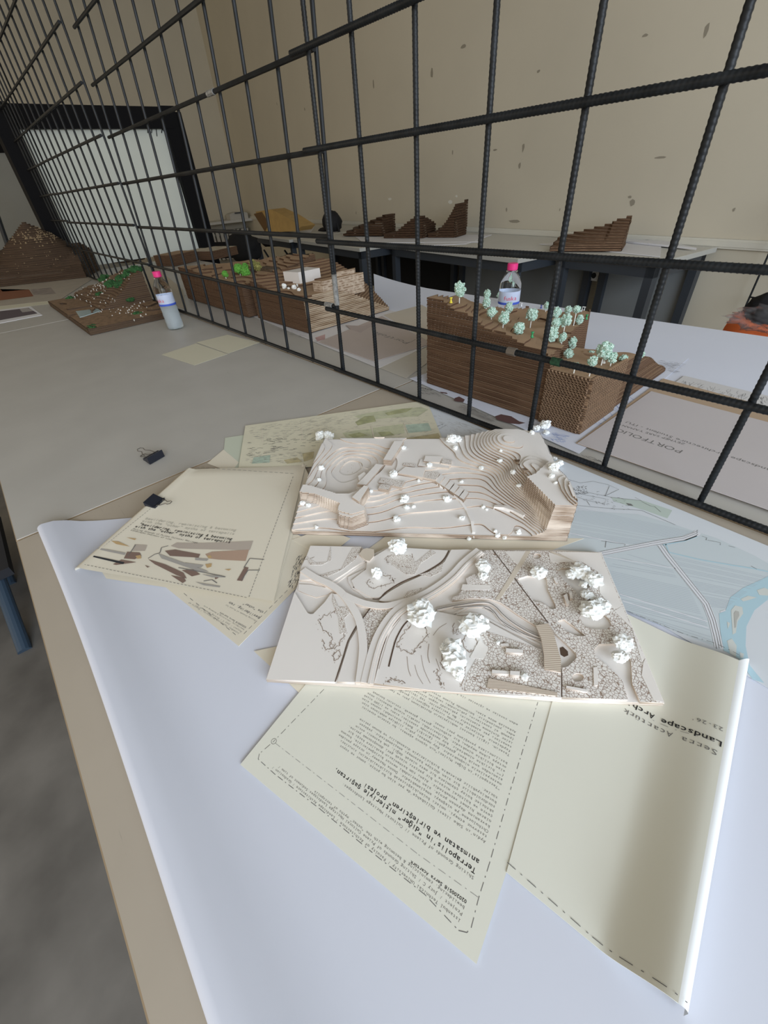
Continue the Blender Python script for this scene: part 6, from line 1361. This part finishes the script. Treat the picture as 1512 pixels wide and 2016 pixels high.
# small models on the far table behind the mesh
sm = mat('rust_card', (.24, .11, .065), .9)
a_ = W(255, 500, .752)
def far_model(label, pxl, pxr, yb, h, m_, hf, depth=.35, step=.012):
    a = W(pxl, yb, .752); b = W(pxr, yb, .752); e = (b - a); L = e.length; e.normalize(); g = Vector((-e.y, e.x, 0)); g = g if g.dot(Vector((a.x - CAM.x, a.y - CAM.y, 0))) > 0 else -g
    T = lambda x, y, z: tuple(Vector((a.x, a.y, 0)) + e * x + g * y + Vector((0, 0, z)))
    o = terrace(lambda x, y: hf(x / L, y / depth), 0, L, 0, depth, 20, 12, step, .752, T, .002, 5, .001).build('card_terrain', m_); tag(o, label, 'model'); return o
far_model('dark scrubby brown model beyond the mesh in front of the white board', 158, 248, 518, .1, [mound, edgeE], lambda u, v: .03 + .11 * v, .2)
o = far_model('small rust brown block model at the foot of the white board', 232, 258, 505, .1, [sm, sm], lambda u, v: .13, .15, .02)
far_model('low cardboard model with pale roof behind the half-filled bottle', 309, 345, 524, .1, [card, carde2], lambda u, v: .07, .25)
far_model('pale card model with sandy top behind the left cardboard block', 346, 420, 512, .06, [mat('sandy_card', (.50, .44, .34), .9, noise_amt=.2, nscale=20), carde2], lambda u, v: .04 + .02 * u, .3)
quad_sheet('print_sheet', 'cream print under the far models in front of the white board', 'paper', [(200, 545), (300, 520), (360, 570), (368, 610)], .7505, mat('cream_far', (.50, .45, .36), .8), .0008)
# ================================================================ bottles
clear = mat('clear_plastic', (.95, .97, .98), .03, trans=1., ior=1.25, spec=.5)
frost = mat('frosted_water', (.78, .84, .86), .35, trans=.55, ior=1.2)
watm = mat('water', (.93, .97, .98), .0, trans=1., ior=1.33)
pink = mat('pink_cap', (.72, .03, .20), .4, spec=.5); lab = mat('label_pale', (.55, .62, .78), .4, trans=.15); bluel = mat('label_blue', (.05, .10, .50), .45); redl = mat('label_red', (.72, .06, .10), .45)
def bottle(label, x, y, h, r, lab_face, full, bluestripe, liquid=None):
    t = thing('water_bottle', label, 'bottle', (x, y, .751))
    prof = [(r * .5, .002), (r * .85, .0), (r * .97, .006), (r, .02), (r * .96, h * .1), (r, h * .14), (r * .96, h * .2), (r, h * .26), (r * .96, h * .32), (r, h * .38), (r * .97, h * .42), (r * .97, h * .62), (r, h * .66), (r * .98, h * .70), (r * .86, h * .77), (r * .62, h * .84), (r * .42, h * .885), (r * .40, h * .92)]
    mb = MB(); mb.lathe(prof, (x, y, .7512), 40); mb.build('bottle_body', clear, t, True)
    cr = r * .47; mb = MB(); mb.lathe([(.0001, h), (cr * .92, h), (cr, h - .002), (cr, h * .915), (cr * .95, h * .91), (r * .41, h * .905)], (x, y, .7512), 30); mb.build('screw_cap', pink, t)
    mb = MB(); mb.lathe([(r * .43, h * .895), (r * .52, h * .893), (r * .52, h * .885), (r * .43, h * .883)], (x, y, .7512), 30); mb.build('neck_ring', clear, t)
    z0, z1 = h * .43, h * .62; mb = MB(); mb.lathe([(r * .985, z0), (r * .985, z1)], (x, y, .7512), 40); lb = mb.build('paper_label', lab, t, True)
    mb = MB(); mb.lathe([(r * 1.0, z0), (r * 1.0, z0 + h * .035)], (x, y, .7512), 40); mb.build('label_band', bluel, lb, True)
    # lettering wrapped round the label
    tb = MB(); text(tb, 'fuska', (-.021, 0, 0), (.021, 0, 0), .017, False, False); ca = math.atan2(CAM.y - y, CAM.x - x) + lab_face
    rr = r * 1.01; tb.v = [(x + rr * math.cos(ca + vx / rr), y + rr * math.sin(ca + vx / rr), .7512 + h * .50 + vy) for vx, vy, _ in tb.v]; tb.build('label_lettering', redl, lb)
    tb = MB(); text(tb, '18.9 lt', (-.008, 0, 0), (.008, 0, 0), .004, True, False); tb.v = [(x + rr * 1.003 * math.cos(ca + vx / rr), y + rr * 1.003 * math.sin(ca + vx / rr), .7512 + z0 + h * .012 + vy) for vx, vy, _ in tb.v] 
    if full > 0:
        rw = r * .93; mb = MB(); mb.lathe([(.0001, .004), (rw * .9, .004), (rw, .012), (rw, h * full), (.0001, h * full)], (x, y, .7512), 36); mb.build('water', liquid or watm, t, True)
    return t
b = W(347, 646, .751); bottle('half-filled frosted water bottle with a pink cap standing on the grey table', b.x, b.y, .206, .032, -.9, .44, True, frost)
q = WY(1010, 518, .60); bottle('clear water bottle with pink cap behind the tallest cardboard model', q.x, .60, q.z - .7512, .034, .15, .30, False)
